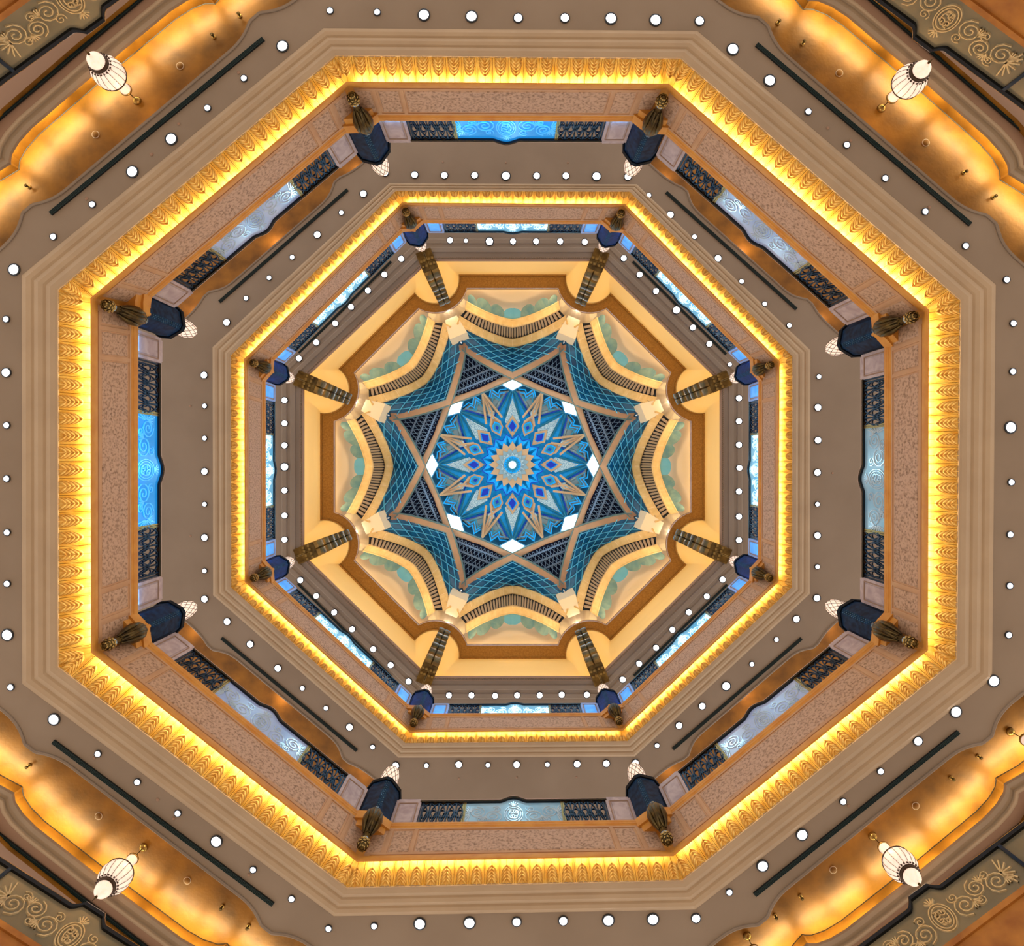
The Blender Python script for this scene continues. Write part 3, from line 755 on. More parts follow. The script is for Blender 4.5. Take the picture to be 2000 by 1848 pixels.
def build_gallery(level, lip, top, zl, zt, nm, glassm):
    for k in range(8):
        a, b = top[k], top[(k + 1) % 8]; n = inward(a, b); L = (b - a).length
        S = Matrix.Diagonal((L / LREF, 1, 1, 1))
        m = frame((a + b) / 2 - n * 0.15, b - a)
        e = empty('balustrade', m)
        gm, sm = glassm[k]
        tag(e, 'iron and etched %s glass balustrade of the %s at %s' % ({'etched': 'grey-blue', 'etched_bluelit': 'bright blue', 'etched_pale': 'lavender', 'etched_whitelit': 'white-lit'}[gm], nm, SN[k]), 'balustrade', 'balustrades of the %s' % nm)
        inst('handrail', RAIL, e, S); rc = inst('rail_cap', RCAP, e, S)
        g = inst('etched_glass', GLASS[gm], e, S); inst('etched_scroll', SCR[sm], g, Matrix.Translation((0, 0.0, 0.03)))
        for u in (0.2355, 0.7645):
            t = Matrix.Translation(((u - 0.5) * L, 0, 0)) @ S
            inst('iron_lattice', LAT, e, t @ Matrix.Translation((0, 0, 0.03)))
            inst('bottom_bar', FRB, e, t)
        for u in (0.150, 0.159, 0.312, 0.319, 0.681, 0.688, 0.841, 0.850):
            inst('upright', POSTG if u in (0.312, 0.319, 0.681, 0.688) else POSTB, e, Matrix.Translation(((u - 0.5) * L, 0, 0)))
        for u, w_ in ((0.102, 'anticlockwise'), (0.898, 'clockwise')):
            pe = empty('marble_post', frame(a.lerp(b, u) - n * 0.22, b - a))
            tag(pe, '%s marble post, %s end of %s at %s' % ('pale veined' if level == 1 else 'blue-lit', w_, nm, SN[k]), 'post', 'marble posts of the %s' % nm)
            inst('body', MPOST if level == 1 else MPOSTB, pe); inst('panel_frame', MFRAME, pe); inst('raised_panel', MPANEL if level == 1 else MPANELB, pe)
    for k in range(8):
        v = top[k]; prev = (top[k - 1] - v).normalized(); nxt = (top[(k + 1) % 8] - v).normalized()
        yin = (prev + nxt).normalized(); x = yin.cross(UP)
        m = frame(v, x)
        e = empty('blue_pier', m)
        tag(e, 'dark blue mosaic pier on an ochre plinth of the %s near %s' % (nm, VN[k]), 'pier', 'blue piers of the %s' % nm)
        inst('shaft', PSHAFT if level == 1 else PSHAFTB, e); inst('cap', PCAP, e); inst('plinth', PPLINTH, e); inst('plinth_base', PPL2, e); inst('bead_strip', PBEAD, e)['kind'] = 'stuff'
        le = empty('crystal_lantern', frame(v + UP * 1.56 + yin * 0.02, x))
        tag(le, 'glowing netted crystal lantern standing on the %s blue pier near %s' % (nm, VN[k]), 'lantern', 'lanterns on the %s piers' % nm)
        inst('glass_shade', LB, le); inst('wire_net', LNET, le); inst('base_ring', LBASE, le)
        c = lip[k] + yin * 0.20
        ce = empty('bronze_corbel', frame(Vector((c.x, c.y, zl + 0.12)), x))
        tag(ce, 'bronze pinecone-tipped corbel under the %s pier near %s' % (nm, VN[k]), 'corbel', 'bronze corbels of the %s' % nm)
        inst('body', CBODY, ce); pc = inst('core', CC, ce); inst('pinecone', CCONE, pc); inst('collar', CCOLLAR, ce); inst('acanthus_leaf', CLEAF, ce); inst('crystal_tip', CTIP, ce)
E, Bl, Pa, Wh = ('etched', 'scroll'), ('etched_bluelit', 'scroll_bluelit'), ('etched_pale', 'scroll'), ('etched_whitelit', 'scroll_whitelit')
build_gallery(1, lip1, top1, ZC, ZD, 'lower gallery', [Bl, Pa, E, Pa, E, Pa, Bl, Pa])
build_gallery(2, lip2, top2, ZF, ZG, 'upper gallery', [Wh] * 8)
# blue LED strips on the slab edge in front of the balustrades
for lv, top, sides, pw_ in ((1, top1, (0, 6), 0.5), (2, top2, range(8), 1.0)):
    for k in sides:
        a, b = top[k], top[(k + 1) % 8]; n = inward(a, b)
        area('led_strip_light', (a + b) / 2 - n * 0.035 + UP * 0.02, UP - n * 0.5, b - a, (b - a).length * 0.88, 0.03, P_LED * pw_, (0.06, 0.45, 1.0))

# ---------------------------------------------------------------- mezzanine balustrades in the corners
ZM = 11.0
MZ = {7: ((-60, 203), (290, -51), 0.66), 1: ((1640, -60), (2060, 251), 0.42), 3: ((2060, 1568), (1640, 1884), 0.60), 5: ((300, 1876), (-60, 1644), 0.36)}
for k, (p0, p1, ub) in MZ.items():
    a, b = W(*p0, ZM), W(*p1, ZM); n = inward(a, b); L = (b - a).length; hh = 0.86
    m = frame(a - UP * hh, b - a)          # origin at the base of the start point, y inward
    e = empty('mezzanine_balustrade', m)
    tag(e, 'large etched bronze-glass balustrade with black rail in the corner at %s' % SN[k], 'balustrade', 'corner mezzanine balustrades')
    xb = ub * L
    def bp(x): 
        t = abs(x - xb); return 0.0 if t > 0.36 else 0.17 * min(1.0, (0.36 - t) / 0.16) ** 1.5
    xs = sorted(set([L * i / 10 for i in range(11)] + [xb - 0.40 + 0.8 * i / 28 for i in range(29)]))
    V = []; Fc = []
    for x in xs:
        z = hh + bp(x); V += [(x, -0.06, z - 0.05), (x, 0.05, z - 0.05), (x, 0.06, z + 0.01), (x, 0.03, z + 0.05), (x, -0.05, z + 0.05)]
    for i in range(len(xs) - 1):
        for q in range(5): Fc.append((5 * i + q, 5 * i + (q + 1) % 5, 5 * i + 5 + (q + 1) % 5, 5 * i + 5 + q))
    mk('handrail', V, Fc, 'rail', e)
    V = []; Fc = []
    for x in xs:
        z = hh + bp(x); V += [(x, -0.07, z + 0.05), (x, 0.0, z + 0.05), (x, -0.01, z + 0.09), (x, -0.06, z + 0.09)]
    for i in range(len(xs) - 1):
        for q in range(4): Fc.append((4 * i + q, 4 * i + (q + 1) % 4, 4 * i + 4 + (q + 1) % 4, 4 * i + 4 + q))
    mk('rail_cap', V, Fc, 'rail_cap', e)
    V = []; Fc = []
    for x in xs: V += [(x, 0.0, 0.0), (x, 0.0, hh - 0.03 + bp(x)), (x, -0.03, hh - 0.03 + bp(x)), (x, -0.03, 0)]
    for i in range(len(xs) - 1):
        for q in range(4): Fc.append((4 * i + q, 4 * i + (q + 1) % 4, 4 * i + 4 + (q + 1) % 4, 4 * i + 4 + q))
    g = mk('etched_glass', V, Fc, 'etched_bronze', e)
    inst('etched_scroll', scroll_mesh('etched_scroll', 2.9, hh - 0.1, 'scroll_bronze', 0.030, 0.028), g, Matrix.Translation((xb, 0.0, 0.03)))
    MB().box(-0.2, L + 0.2, -0.35, 0.06, -0.10, 0.0).box(-0.2, L + 0.2, -0.35, 0.02, -0.75, -0.10).obj('fascia', 'wood', e)
    MB().box(-0.2, L + 0.2, -2.6, -0.35, -0.12, -0.06).obj('walkway', 'carpet', e)
    for x in (xb - 1.62, xb + 1.62):
        MB().box(x - 0.03, x + 0.03, -0.04, 0.05, 0, hh).obj('upright', 'iron', e)

# ---------------------------------------------------------------- pendant lanterns in the gold coffers
def ball(prof, n, m, nm, flute=0.0, nf=8): return MB().lathe(prof, n, flute=flute, nf=nf).data(nm, m, True)
PL = {'canopy': ball([(0.03, 0.02), (0.10, 0.0), (0.085, -0.05), (0.03, -0.07)], 16, 'bronze_light', 'canopy'),
      'neck': ball([(0.10, -0.42), (0.12, -0.44), (0.115, -0.52), (0.10, -0.70), (0.14, -0.74)], 18, 'lantern_glass', 'neck'),
      'globe': ball([(0.15, -0.78), (0.22, -0.80), (0.31, -0.90), (0.34, -1.02), (0.32, -1.15), (0.25, -1.27), (0.19, -1.32)], 28, 'lantern_glass', 'globe'),
      'drop': ball([(0.17, -1.36), (0.18, -1.42), (0.15, -1.50), (0.08, -1.58), (0.02, -1.63)], 20, 'lantern_glass', 'drop'),
      'finial': ball([(0.025, -1.62), (0.03, -1.65), (0.012, -1.68), (0.006, -1.76)], 10, 'bronze', 'finial'),
      'ring_top': ball([(0.11, -0.40), (0.135, -0.41), (0.135, -0.44), (0.11, -0.45)], 18, 'bronze_light', 'ring'),
      'ring_mid': ball([(0.14, -0.735), (0.17, -0.75), (0.17, -0.775), (0.15, -0.79)], 18, 'bronze_light', 'ring'),
      'band': ball([(0.20, -1.31), (0.22, -1.33), (0.21, -1.37), (0.175, -1.385)], 20, 'lantern_net', 'band')}
mb = MB()
for i in range(16):
    a = 2 * math.pi * i / 16
    mb.tube([(r * math.cos(a), r * math.sin(a), z) for r, z in ((0.225, -0.80), (0.316, -0.90), (0.346, -1.02), (0.326, -1.15), (0.256, -1.27), (0.19, -1.33))], 0.006, 3)
mb.tube([(0.318 * math.cos(i * math.pi / 14), 0.318 * math.sin(i * math.pi / 14), -0.90) for i in range(28)], 0.014, 4, True)
for i in range(22):
    a = 2 * math.pi * i / 22
    mb.lathe([(0.010, -0.02), (0.022, 0), (0.010, 0.02)], 5, (0.235 * math.cos(a), 0.235 * math.sin(a), -1.305))
    mb.lathe([(0.010, -0.02), (0.020, 0), (0.010, 0.02)], 5, (0.205 * math.cos(a + .14), 0.205 * math.sin(a + .14), -1.345))
PCAGE = mb.data('wire_cage', 'lantern_net')
PROD = MB().lathe([(0.010, -0.06), (0.010, -0.41)], 6).data('chain', 'bronze')
for (x, y), lab in (((268, 197), 'half past ten'), ((1721, 212), 'half past one'), ((281, 1655), 'half past seven'), ((1704, 1633), 'half past four'),
                    ((1973, 1429), 'four o\'clock, partly out of frame'), ((1459, 1828), 'five o\'clock, partly out of frame')):
    p = W(x, y, ZK)
    e = empty('pendant_lantern', Matrix.Translation(p))
    tag(e, 'glass globe pendant lantern hanging from gold coffer at %s' % lab, 'pendant lamp', 'pendant lanterns')
    for nm in ('canopy', 'neck', 'globe', 'drop', 'finial'): inst(nm, PL[nm], e)
    inst('ring', PL['ring_top'], e); inst('ring', PL['ring_mid'], e); inst('band', PL['band'], e); inst('wire_cage', PCAGE, e); inst('chain', PROD, e)

# ---------------------------------------------------------------- small fittings
DET = [ball([(0.075, 0.0), (0.075, -0.015), (0.055, -0.03), (0.02, -0.034)], 18, 'gold_coffer', 'body'), ball([(0.085, 0.004), (0.088, -0.01), (0.076, -0.012)], 18, 'white_trim', 'base')]
SPR = [ball([(0.05, 0.0), (0.05, -0.015), (0.03, -0.03)], 12, 'bronze_light', 'escutcheon'), ball([(0.02, -0.03), (0.018, -0.09), (0.04, -0.095), (0.04, -0.105)], 10, 'bronze', 'head')]
for i, (x, y, lab) in enumerate(((187, 263, 'half past ten, lower'), (352, 129, 'half past ten, upper'), (1639, 143, 'half past one, upper'), (1808, 279, 'half past one, lower'),
                  (193, 1594, 'half past seven, upper'), (366, 1720, 'half past seven, lower'), (1788, 1574, 'half past four, upper'), (1627, 1699, 'half past four, lower'))):
    e = empty('smoke_detector', Matrix.Translation(W(x, y, ZK)))
    tag(e, 'round smoke detector on the gold coffer at %s of the two' % lab, 'smoke detector', 'coffer smoke detectors')
    inst('body', DET[0], e); inst('base', DET[1], e)
SP = [(57, 366, 'ten', 'first'), (418, 73, 'ten', 'second'), (469, 32, 'ten', 'third'), (1519, 46, 'one', 'first'), (1567, 86, 'one', 'second'), (1882, 338, 'two', 'first'), (1939, 386, 'two', 'second'),
      (58, 1495, 'eight', 'first'), (435, 1770, 'seven', 'first'), (486, 1808, 'seven', 'second'), (1910, 1477, 'four', 'first'), (1857, 1519, 'four', 'second'), (1563, 1750, 'five', 'first'), (1513, 1788, 'five', 'second')]
for x, y, hr, od in SP:
    e = empty('sprinkler', Matrix.Translation(W(x, y, ZK)))
    tag(e, 'small brass sprinkler head, %s clockwise on the gold coffer near %s o\'clock' % (od, hr), 'sprinkler', 'coffer sprinklers')
    inst('escutcheon', SPR[0], e); inst('head', SPR[1], e)
CAPM = ball([(0.035, 0.0), (0.035, -0.008), (0.02, -0.012)], 14, 'cream_dark', 'cover')
for x, y, z, hr, lv in ((466, 142, ZA, 'half past ten, upper', 'lowest'), (349, 242, ZA, 'half past ten, middle', 'lowest'), (296, 302, ZA, 'half past ten, lower', 'lowest'), (169, 388, ZA, 'nearly ten', 'lowest'),
                    (1617, 250, ZA, 'half past one, upper', 'lowest'), (1661, 275, ZA, 'half past one, middle', 'lowest'), (1815, 405, ZA, 'two', 'lowest'), (184, 1481, ZA, 'eight', 'lowest'), (308, 1562, ZA, 'half past seven, upper', 'lowest'),
                    (339, 1599, ZA, 'half past seven, middle', 'lowest'), (486, 1709, ZA, 'seven', 'lowest'), (1657, 1574, ZA, 'half past four', 'lowest'), (865, 317, ZE0, 'nearly twelve', 'middle'), (988, 318, ZE0, 'twelve', 'middle'), (1109, 318, ZE0, 'just past twelve', 'middle'),
                    (372, 793, ZE0, 'nearly ten', 'middle'), (372, 1047, ZE0, 'nearly nine', 'middle'), (1626, 924, ZE0, 'three', 'middle'), (896, 1521, ZE0, 'nearly seven', 'middle'), (1009, 1519, ZE0, 'six', 'middle'), (1126, 1518, ZE0, 'half past five', 'middle')):
    e = empty('sprinkler_cover', Matrix.Translation(W(x, y, z - 0.002)))
    tag(e, 'tiny round sprinkler cover on the %s ceiling near %s o\'clock' % (lv, hr), 'sprinkler', 'concealed sprinkler covers')
    inst('cover', CAPM, e)

# ---------------------------------------------------------------- drum under the dome
OX, OY = 0.03, 0.16
def pol(R, ang, z, x=0.0):
    # R along direction ang (degrees, photo axes), x along the clockwise tangent
    a = math.radians(ang); return Vector((OX + R * math.cos(a) - x * math.sin(a), OY + R * math.sin(a) + x * math.cos(a), z))
def SA(k): return -90.0 + 45.0 * k          # side direction
def VA(k): return -112.5 + 45.0 * k         # vertex direction
T22 = math.tan(math.radians(22.5)); C22 = math.cos(math.radians(22.5))
def outline(ap, z, rc, Rc, n=18):
    # octagon with a round bay swelling inwards at each vertex
    pts = []
    for k in range(8):
        V = pol(ap / C22, VA(k), z)
        if rc <= 0:
            # same point count: collapse the bay on the corner
            e = 0.9
            for i in range(n + 1):
                t = (i / n) * 2 - 1
                ang = SA(k - 1) if t < 0 else SA(k)
                pts.append(pol(ap, ang, z, (ap * T22 - e * -t) if t < 0 else -(ap * T22 - e * t)))
        else:
            c = pol(Rc, VA(k), z)
            d = Rc * C22 - ap                       # centre offset from the wall line (outward positive)
            hs = math.sqrt(max(rc * rc - d * d, 0))
            x0 = Rc * math.sin(math.radians(22.5)) - hs
            p0 = pol(ap, SA(k - 1), z, x0); p1 = pol(ap, SA(k), z, -x0)
            a0 = math.atan2(p0.y - c.y, p0.x - c.x); a1 = math.atan2(p1.y - c.y, p1.x - c.x)
            inw = math.radians(VA(k)) + math.pi
            def norm(a):
                while a - inw > math.pi: a -= 2 * math.pi
                while a - inw < -math.pi: a += 2 * math.pi
                return a
            a0, a1 = norm(a0), norm(a1)
            for i in range(n + 1):
                a = a0 + (a1 - a0) * i / n
                pts.append(Vector((c.x + rc * math.cos(a), c.y + rc * math.sin(a), z)))
    return pts
ZS = 32.7
AP0, AP1 = 10.22, 9.52
RCB = 10.79
rings_ = []
top_o = outline(AP0, ZS, 1.31, RCB); bot_o = outline(10.12, ZH + 0.14, 0, 0)
for t in (0, 0.15, 0.3, 0.45, 0.6, 0.75, 0.9, 1.0):
    q = t ** 2.8
    rings_.append([Vector((p.x + (r.x - p.x) * q, p.y + (r.y - p.y) * q, ZH + 0.14 + (ZS - ZH - 0.14) * t)) for p, r in zip(bot_o, top_o)])
V, Fc = loft(rings_)
w = mk('wall_drum', V, Fc, 'drum', None, True); tag(w, 'glowing pale yellow drum wall swelling out at each corner below the dome', 'wall', kind='structure')
in_o = outline(AP1, ZS, 1.75, RCB)
V, Fc = loft([top_o, [Vector((p.x, p.y, ZS - 0.1)) for p in top_o], [p.lerp(q, 0.12) - UP * 0.1 for p, q in zip(top_o, in_o)], [p.lerp(q, 0.14) for p, q in zip(top_o, in_o)],
             [p.lerp(q, 0.93) for p, q in zip(top_o, in_o)], [p.lerp(q, 0.95) - UP * 0.03 for p, q in zip(top_o, in_o)], [p - UP * 0.03 for p in in_o], [p + UP * 0.32 for p in in_o], [p.lerp(q, 1.0) + UP * 0.32 for p, q in zip(in_o, outline(AP0 + 0.4, ZS, 0.9, RCB))]])
led = mk('trim_8', V, Fc, 'soffit'); tag(led, 'brown scalloped ledge soffit ringing the dome base', 'ledge', kind='structure')
# thin lavender edge
V, Fc = loft([[p + UP * 0.0 for p in in_o], [p + UP * 0.1 for p in outline(AP1 - 0.02, ZS, 1.77, RCB)], [p + UP * 0.2 for p in in_o]])
mk('edge_strip', V, Fc, 'marble', led)
for k in range(8):
    a = pol(10.0, SA(k), ZH + 0.22); t = pol(10.0, SA(k), ZH, 1) - pol(10.0, SA(k), ZH)
    area('drum_cove_light', pol(9.78, SA(k), ZH + 0.16), UP * 1.0 - (pol(1, SA(k), 0) - pol(0, SA(k), 0)) * 0.0 , t, 7.2, 0.08, P_DRUM, (1.0, 0.84, 0.52))

# bronze scroll brackets
def bracket_path(t):
    # from the ceiling corner up along the swelling
    if t < 0.24: R = 10.58 + (9.72 - 10.58) * t / 0.24; z = ZH - 0.005
    else: q = (t - 0.24) / 0.76; R = 9.72 - 0.34 * q; z = ZH - 0.1 + 4.72 * q
    return R, z
for k in range(8):
    e = empty('bronze_bracket', Matrix.Translation(pol(10.45, VA(k), 27.7)))
    tag(e, 'bronze scroll bracket with square studs rising to the ledge near %s' % VN[k], 'bracket', 'bronze brackets below the dome')
    org = pol(10.45, VA(k), 27.7)
    def seg(nm, m, t0, t1, hw, bulge, n=6, xs=(-1, 1), gap=0.001):
        for sx in xs:
            mb = MB(); V = []; Fc = []
            for i in range(n + 1):
                t = t0 + (t1 - t0) * i / n; R, z = bracket_path(t); R2, z2 = bracket_path(min(1, t + 0.01))
                d = Vector((R2 - R, z2 - z)).normalized(); nn = Vector((-d.y, d.x))     # towards inside/below
                if (nn.x > 0) if t0 > 0.22 else (nn.y > 0): nn = -nn
                b = 0.10 + bulge * math.sin(math.pi * i / n) ** 0.6
                row = []
                for xx, bb in ((gap, 0), (gap, b * 0.7), (gap + 0.04, b), (hw - 0.06, b), (hw, b * 0.8), (hw, 0)):
                    row.append(pol(R + nn.x * bb, VA(k), z + nn.y * bb, sx * xx) - org)
                V += row
            for i in range(n):
                for q in range(5): Fc.append((6 * i + q, 6 * i + 6 + q, 6 * i + 7 + q, 6 * i + 1 + q))
            Fc += [(0, 1, 2, 3, 4, 5), tuple(6 * n + q for q in range(6))]
            mb.add(V, Fc).obj(nm, m, e)
    wb = MB(); V = []; Fc = []
    for i in range(13):
        R, z = bracket_path(0.25 + 0.75 * i / 12); tz = min(max((z - ZH - 0.14) / (ZS - ZH - 0.14), 0), 1) ** 2.8
        Rw = max(10.95 + (9.48 - 10.95) * tz + 0.06, R)
        V += [pol(R, VA(k), z, -0.2) - org, pol(R, VA(k), z, 0.2) - org, pol(Rw, VA(k), z, 0.2) - org, pol(Rw, VA(k), z, -0.2) - org]
    for i in range(12):
        for q in range(4): Fc.append((4 * i + q, 4 * i + (q + 1) % 4, 4 * i + 4 + (q + 1) % 4, 4 * i + 4 + q))
    wb.add(V, Fc).obj('back_web', 'drum', e)
    seg('mounting_plate', 'bronze_mid', 0.0, 0.24, 0.36, 0.0)
    seg('cushion', 'bronze_mid', 0.245, 0.40, 0.35, 0.16)
    seg('cushion', 'bronze_mid', 0.405, 0.53, 0.345, 0.12)
    seg('scroll_roll', 'bronze', 0.53, 0.63, 0.33, 0.12)
    seg('scroll_roll', 'bronze', 0.64, 0.74, 0.32, 0.12)
    seg('scroll_roll', 'bronze', 0.75, 0.85, 0.31, 0.12)
    seg('scroll_roll', 'bronze', 0.86, 0.97, 0.30, 0.12)
    seg('silver_band', 'silver', 0.63, 0.645, 0.33, 0.05)
    seg('silver_band', 'silver', 0.85, 0.865, 0.31, 0.05)
    seg('silver_band', 'silver', 0.97, 1.0, 0.30, 0.05)
    for sx in (-1, 1):
        for i in range(2):
            for j in range(2):
                t = 0.13 + 0.07 * i; R, z = bracket_path(t)
                c = pol(R, VA(k), z - 0.11, sx * (0.11 + 0.15 * j)) - org
                MB().box(-0.05, 0.05, -0.05, 0.05, -0.05, 0.03).tmap(lambda v: v + c).obj('stud', 'bronze_light', e)

# ---------------------------------------------------------------- arches of the dome base
Z0 = 33.3; PW = 1.55
def asp(s): return 1 - 0.22 * abs(s) - 0.78 * abs(s) ** 1.75
def ap(k, a, H, R, s): return pol(R, SA(k), Z0 + H * asp(s), a * s)
A_ = [(2.50, 4.20, 9.00), (2.58, 4.32, 8.50), (2.86, 6.20, 8.20), (3.03, 6.60, 7.75)]
V = []; Fc = []
for k in range(8):
    wl = MB(); hw = 4.1
    wl.add([pol(9.85, SA(k), 32.9, -hw), pol(9.85, SA(k), 32.9, hw), pol(9.85, SA(k), 42.5, hw), pol(9.85, SA(k), 42.5, -hw)], [(0, 1, 2, 3)])
    o = wl.obj('wall_tympanum', 'tympanum'); tag(o, 'pale yellow recessed wall behind the dome arch at %s' % SN[k], 'wall', kind='structure')
    e = empty('dome_arch', Matrix.Translation(pol(8.6, SA(k), Z0)))
    org = pol(8.6, SA(k), Z0)
    tag(e, 'cream pointed stone arch with fluted band and glass petals at %s' % SN[k], 'arch', 'dome base arches')
    def strip(nm, m, i0, i1, s0, s1, n=4, th=0.25):
        V = []; Fc = []
        for i in range(n + 1):
            s = s0 + (s1 - s0) * i / n
            p = ap(k, *A_[i0], s) - org; q = ap(k, *A_[i1], s) - org
            mid = (p + q) / 2
            if i0 == 0 or i0 == 2:
                V += [p, p.lerp(q, 0.12) - UP * 0.06, p.lerp(q, 0.22), p.lerp(q, 0.75), p.lerp(q, 0.88) - UP * 0.07, q, q + UP * th]
            else: V += [p, mid, q]
        w_ = 7 if i0 in (0, 2) else 3
        for i in range(n):
            for q in range(w_ - 1): Fc.append((w_ * i + q, w_ * i + w_ + q, w_ * i + w_ + q + 1, w_ * i + q + 1))
        mk(nm, V, Fc, m, e)
    NV = 10
    for i in range(NV):
        s0 = -1 + 2 * i / NV; s1 = s0 + 2 / NV
        strip('voussoir', 'archstone', 0, 1, s0 + 0.0004, s1 - 0.0004)
        strip('voussoir', 'archstone', 2, 3, s0 + 0.0004, s1 - 0.0004)
    # dark channel behind the flutes
    V = []; Fc = []
    for i in range(41):
        s = -1 + 2 * i / 40
        p = ap(k, *A_[1], s) - org + UP * 0.18; q = ap(k, *A_[2], s) - org + UP * 0.18
        V += [p - UP * 0.18, p, q, q - UP * 0.18]
    for i in range(40):
        for q in range(3): Fc.append((4 * i + q, 4 * i + 4 + q, 4 * i + 5 + q, 4 * i + 1 + q))
    mk('flute_channel', V, Fc, 'gap', e)
    NF = 33
    for i in range(NF):
        s = -0.97 + 1.94 * (i + 0.5) / NF; ds = 0.0205
        V = []; Fc = []
        n = 6
        for j in range(n + 1):
            t = j / n
            wv = ds * (1.0 if t < 0.72 else math.sqrt(max(0.05, 1 - ((t - 0.72) / 0.28) ** 2)))
            hgt = 0.20 * (1.0 if t < 0.75 else max(0.15, 1 - ((t - 0.75) / 0.25) ** 2))
            for c in (-1, -0.6, 0, 0.6, 1):
                p = ap(k, *A_[1], s + wv * c); q = ap(k, *A_[2], s + wv * c)
                pt = p.lerp(q, 0.02 + 0.92 * t) + UP * 0.10 - UP * hgt * math.sqrt(max(0, 1 - c * c * 0.95)) 
                V.append(pt - org)
        for j in range(n):
            for c in range(4): Fc.append((5 * j + c, 5 * j + 5 + c, 5 * j + 6 + c, 5 * j + 1 + c))
        mk('flute', V, Fc, 'flute', e, True)
    # glass petals along the intrados
    cuts = [-0.97, -0.80, -0.50, -0.20, 0.20, 0.50, 0.80, 0.97]
    for i in range(7):
        s0, s1 = cuts[i], cuts[i + 1]; V = []; Fc = []; n = 10; mth = 5
        for a in range(n + 1):
            x = a / n; s = s0 + (s1 - s0) * x
            top = ap(k, *A_[0], s)
            lob = math.sin(math.pi * min(max(x, 0.02), 0.98)) ** 0.5
            depth = (0.28 + 0.36 * lob) * (1.0 if 0 < i < 6 else 0.75)
            for b in range(mth + 1):
                y = b / mth
                out = pol(1, SA(k), 0) - pol(0, SA(k), 0)
                p = top + out * (depth * y * 0.78) - UP * (depth * (0.25 * y + 0.95 * y * y) * 0.9) + UP * 0.05
                p = p - UP * 0.16 * lob * math.sin(math.pi * y)
                V.append(p - org)
        for a in range(n):
            for b in range(mth): Fc.append((a * (mth + 1) + b, (a + 1) * (mth + 1) + b, (a + 1) * (mth + 1) + b + 1, a * (mth + 1) + b + 1))
        mk('glass_petal', V, Fc, 'petal_blue' if i == 3 else 'petal_glass', e, True)

# corner capitals and impost blocks
for k in range(8):
    e = empty('corner_capital', Matrix.Translation(pol(9.85, VA(k), 33.0)))
    tag(e, 'white fluted corner capital with impost block between two arches near %s' % VN[k], 'capital', 'fluted capitals of the dome base')
    MB().lathe([(0.72, 0.0), (0.66, 0.12), (0.60, 0.3), (0.62, 0.7), (0.70, 1.2), (0.86, 1.7), (1.08, 2.15), (1.15, 2.4)], 64, flute=0.035, nf=16).obj('fluted_bell', 'capital', e, True)
    MB().lathe([(0.76, 0.0), (0.80, 0.06), (0.76, 0.14), (0.70, 0.18)], 40).obj('base_ring', 'capital', e, True)
    org = pol(9.85, VA(k), 33.0)
    V = [pol(8.75, VA(k), 33.35, -0.34), pol(8.75, VA(k), 33.35, 0.34), pol(7.78, VA(k), 33.75, 0.52), pol(7.78, VA(k), 33.75, -0.52),
         pol(8.75, VA(k), 36.2, -0.34), pol(8.75, VA(k), 36.2, 0.34), pol(7.78, VA(k), 35.45, 0.52), pol(7.78, VA(k), 35.45, -0.52)]
    mk('impost_block', [v - org for v in V], [(0, 1, 2, 3), (3, 2, 6, 7), (1, 5, 6, 2), (0, 3, 7, 4), (4, 7, 6, 5)], 'capital', e)
    # carved leaf spray in front of the bell
    mb = MB()
    for a in (-0.8, -0.35, 0.35, 0.8):
        pts = [pol(8.55 - 0.25 * t, VA(k), 33.5 + 0.5 * t, 0.42 * a * t * 1.6) - org for t in (0, 0.35, 0.7, 1.0)]
        mb.tube(pts, [0.05, 0.045, 0.035, 0.015], 5)
    mb.obj('leaf_spray', 'flute', e, True)

# ---------------------------------------------------------------- ribs, lattice screens, vault webs
RC, CH = 7.6, 7.6 * math.cos(math.pi / 4)
XS = CH * math.tan(math.radians(22.5))
def rp(j, s):
    psi = VA(j) + 45.0
    return pol(CH, psi, 35.0 + 4.85 * math.sqrt(max(0.0, 1 - (s / CH) ** 2)), s)
for j in range(8):
    e = empty('dome_rib', Matrix.Translation(rp(j, 0)))
    tag(e, 'long tan interlacing dome rib spanning from near %s to near %s' % (VN[j], VN[(j + 2) % 8]), 'rib', 'interlacing dome ribs')
    org = rp(j, 0); n = 40
    for nm, m, hw, d0_, d1_ in (('soffit_band', 'rib', 0.17, 0.0, 0.10), ('rib_core', 'rib_side', 0.24, 0.07, 0.42)):
        V = []; Fc = []
        for i in range(n + 1):
            s = -CH * 0.995 + 2 * CH * 0.995 * i / n
            p = rp(j, s); psi = VA(j) + 45.0; out = pol(1, psi, 0) - pol(0, psi, 0)
            V += [p - out * hw + UP * d0_, p + out * hw + UP * d0_, p + out * hw + UP * d1_, p - out * hw + UP * d1_]
        for i in range(n):
            for q in range(4): Fc.append((4 * i + q, 4 * i + (q + 1) % 4, 4 * i + 4 + (q + 1) % 4, 4 * i + 4 + q))
        mk(nm, [v - org for v in V], Fc, m, e)

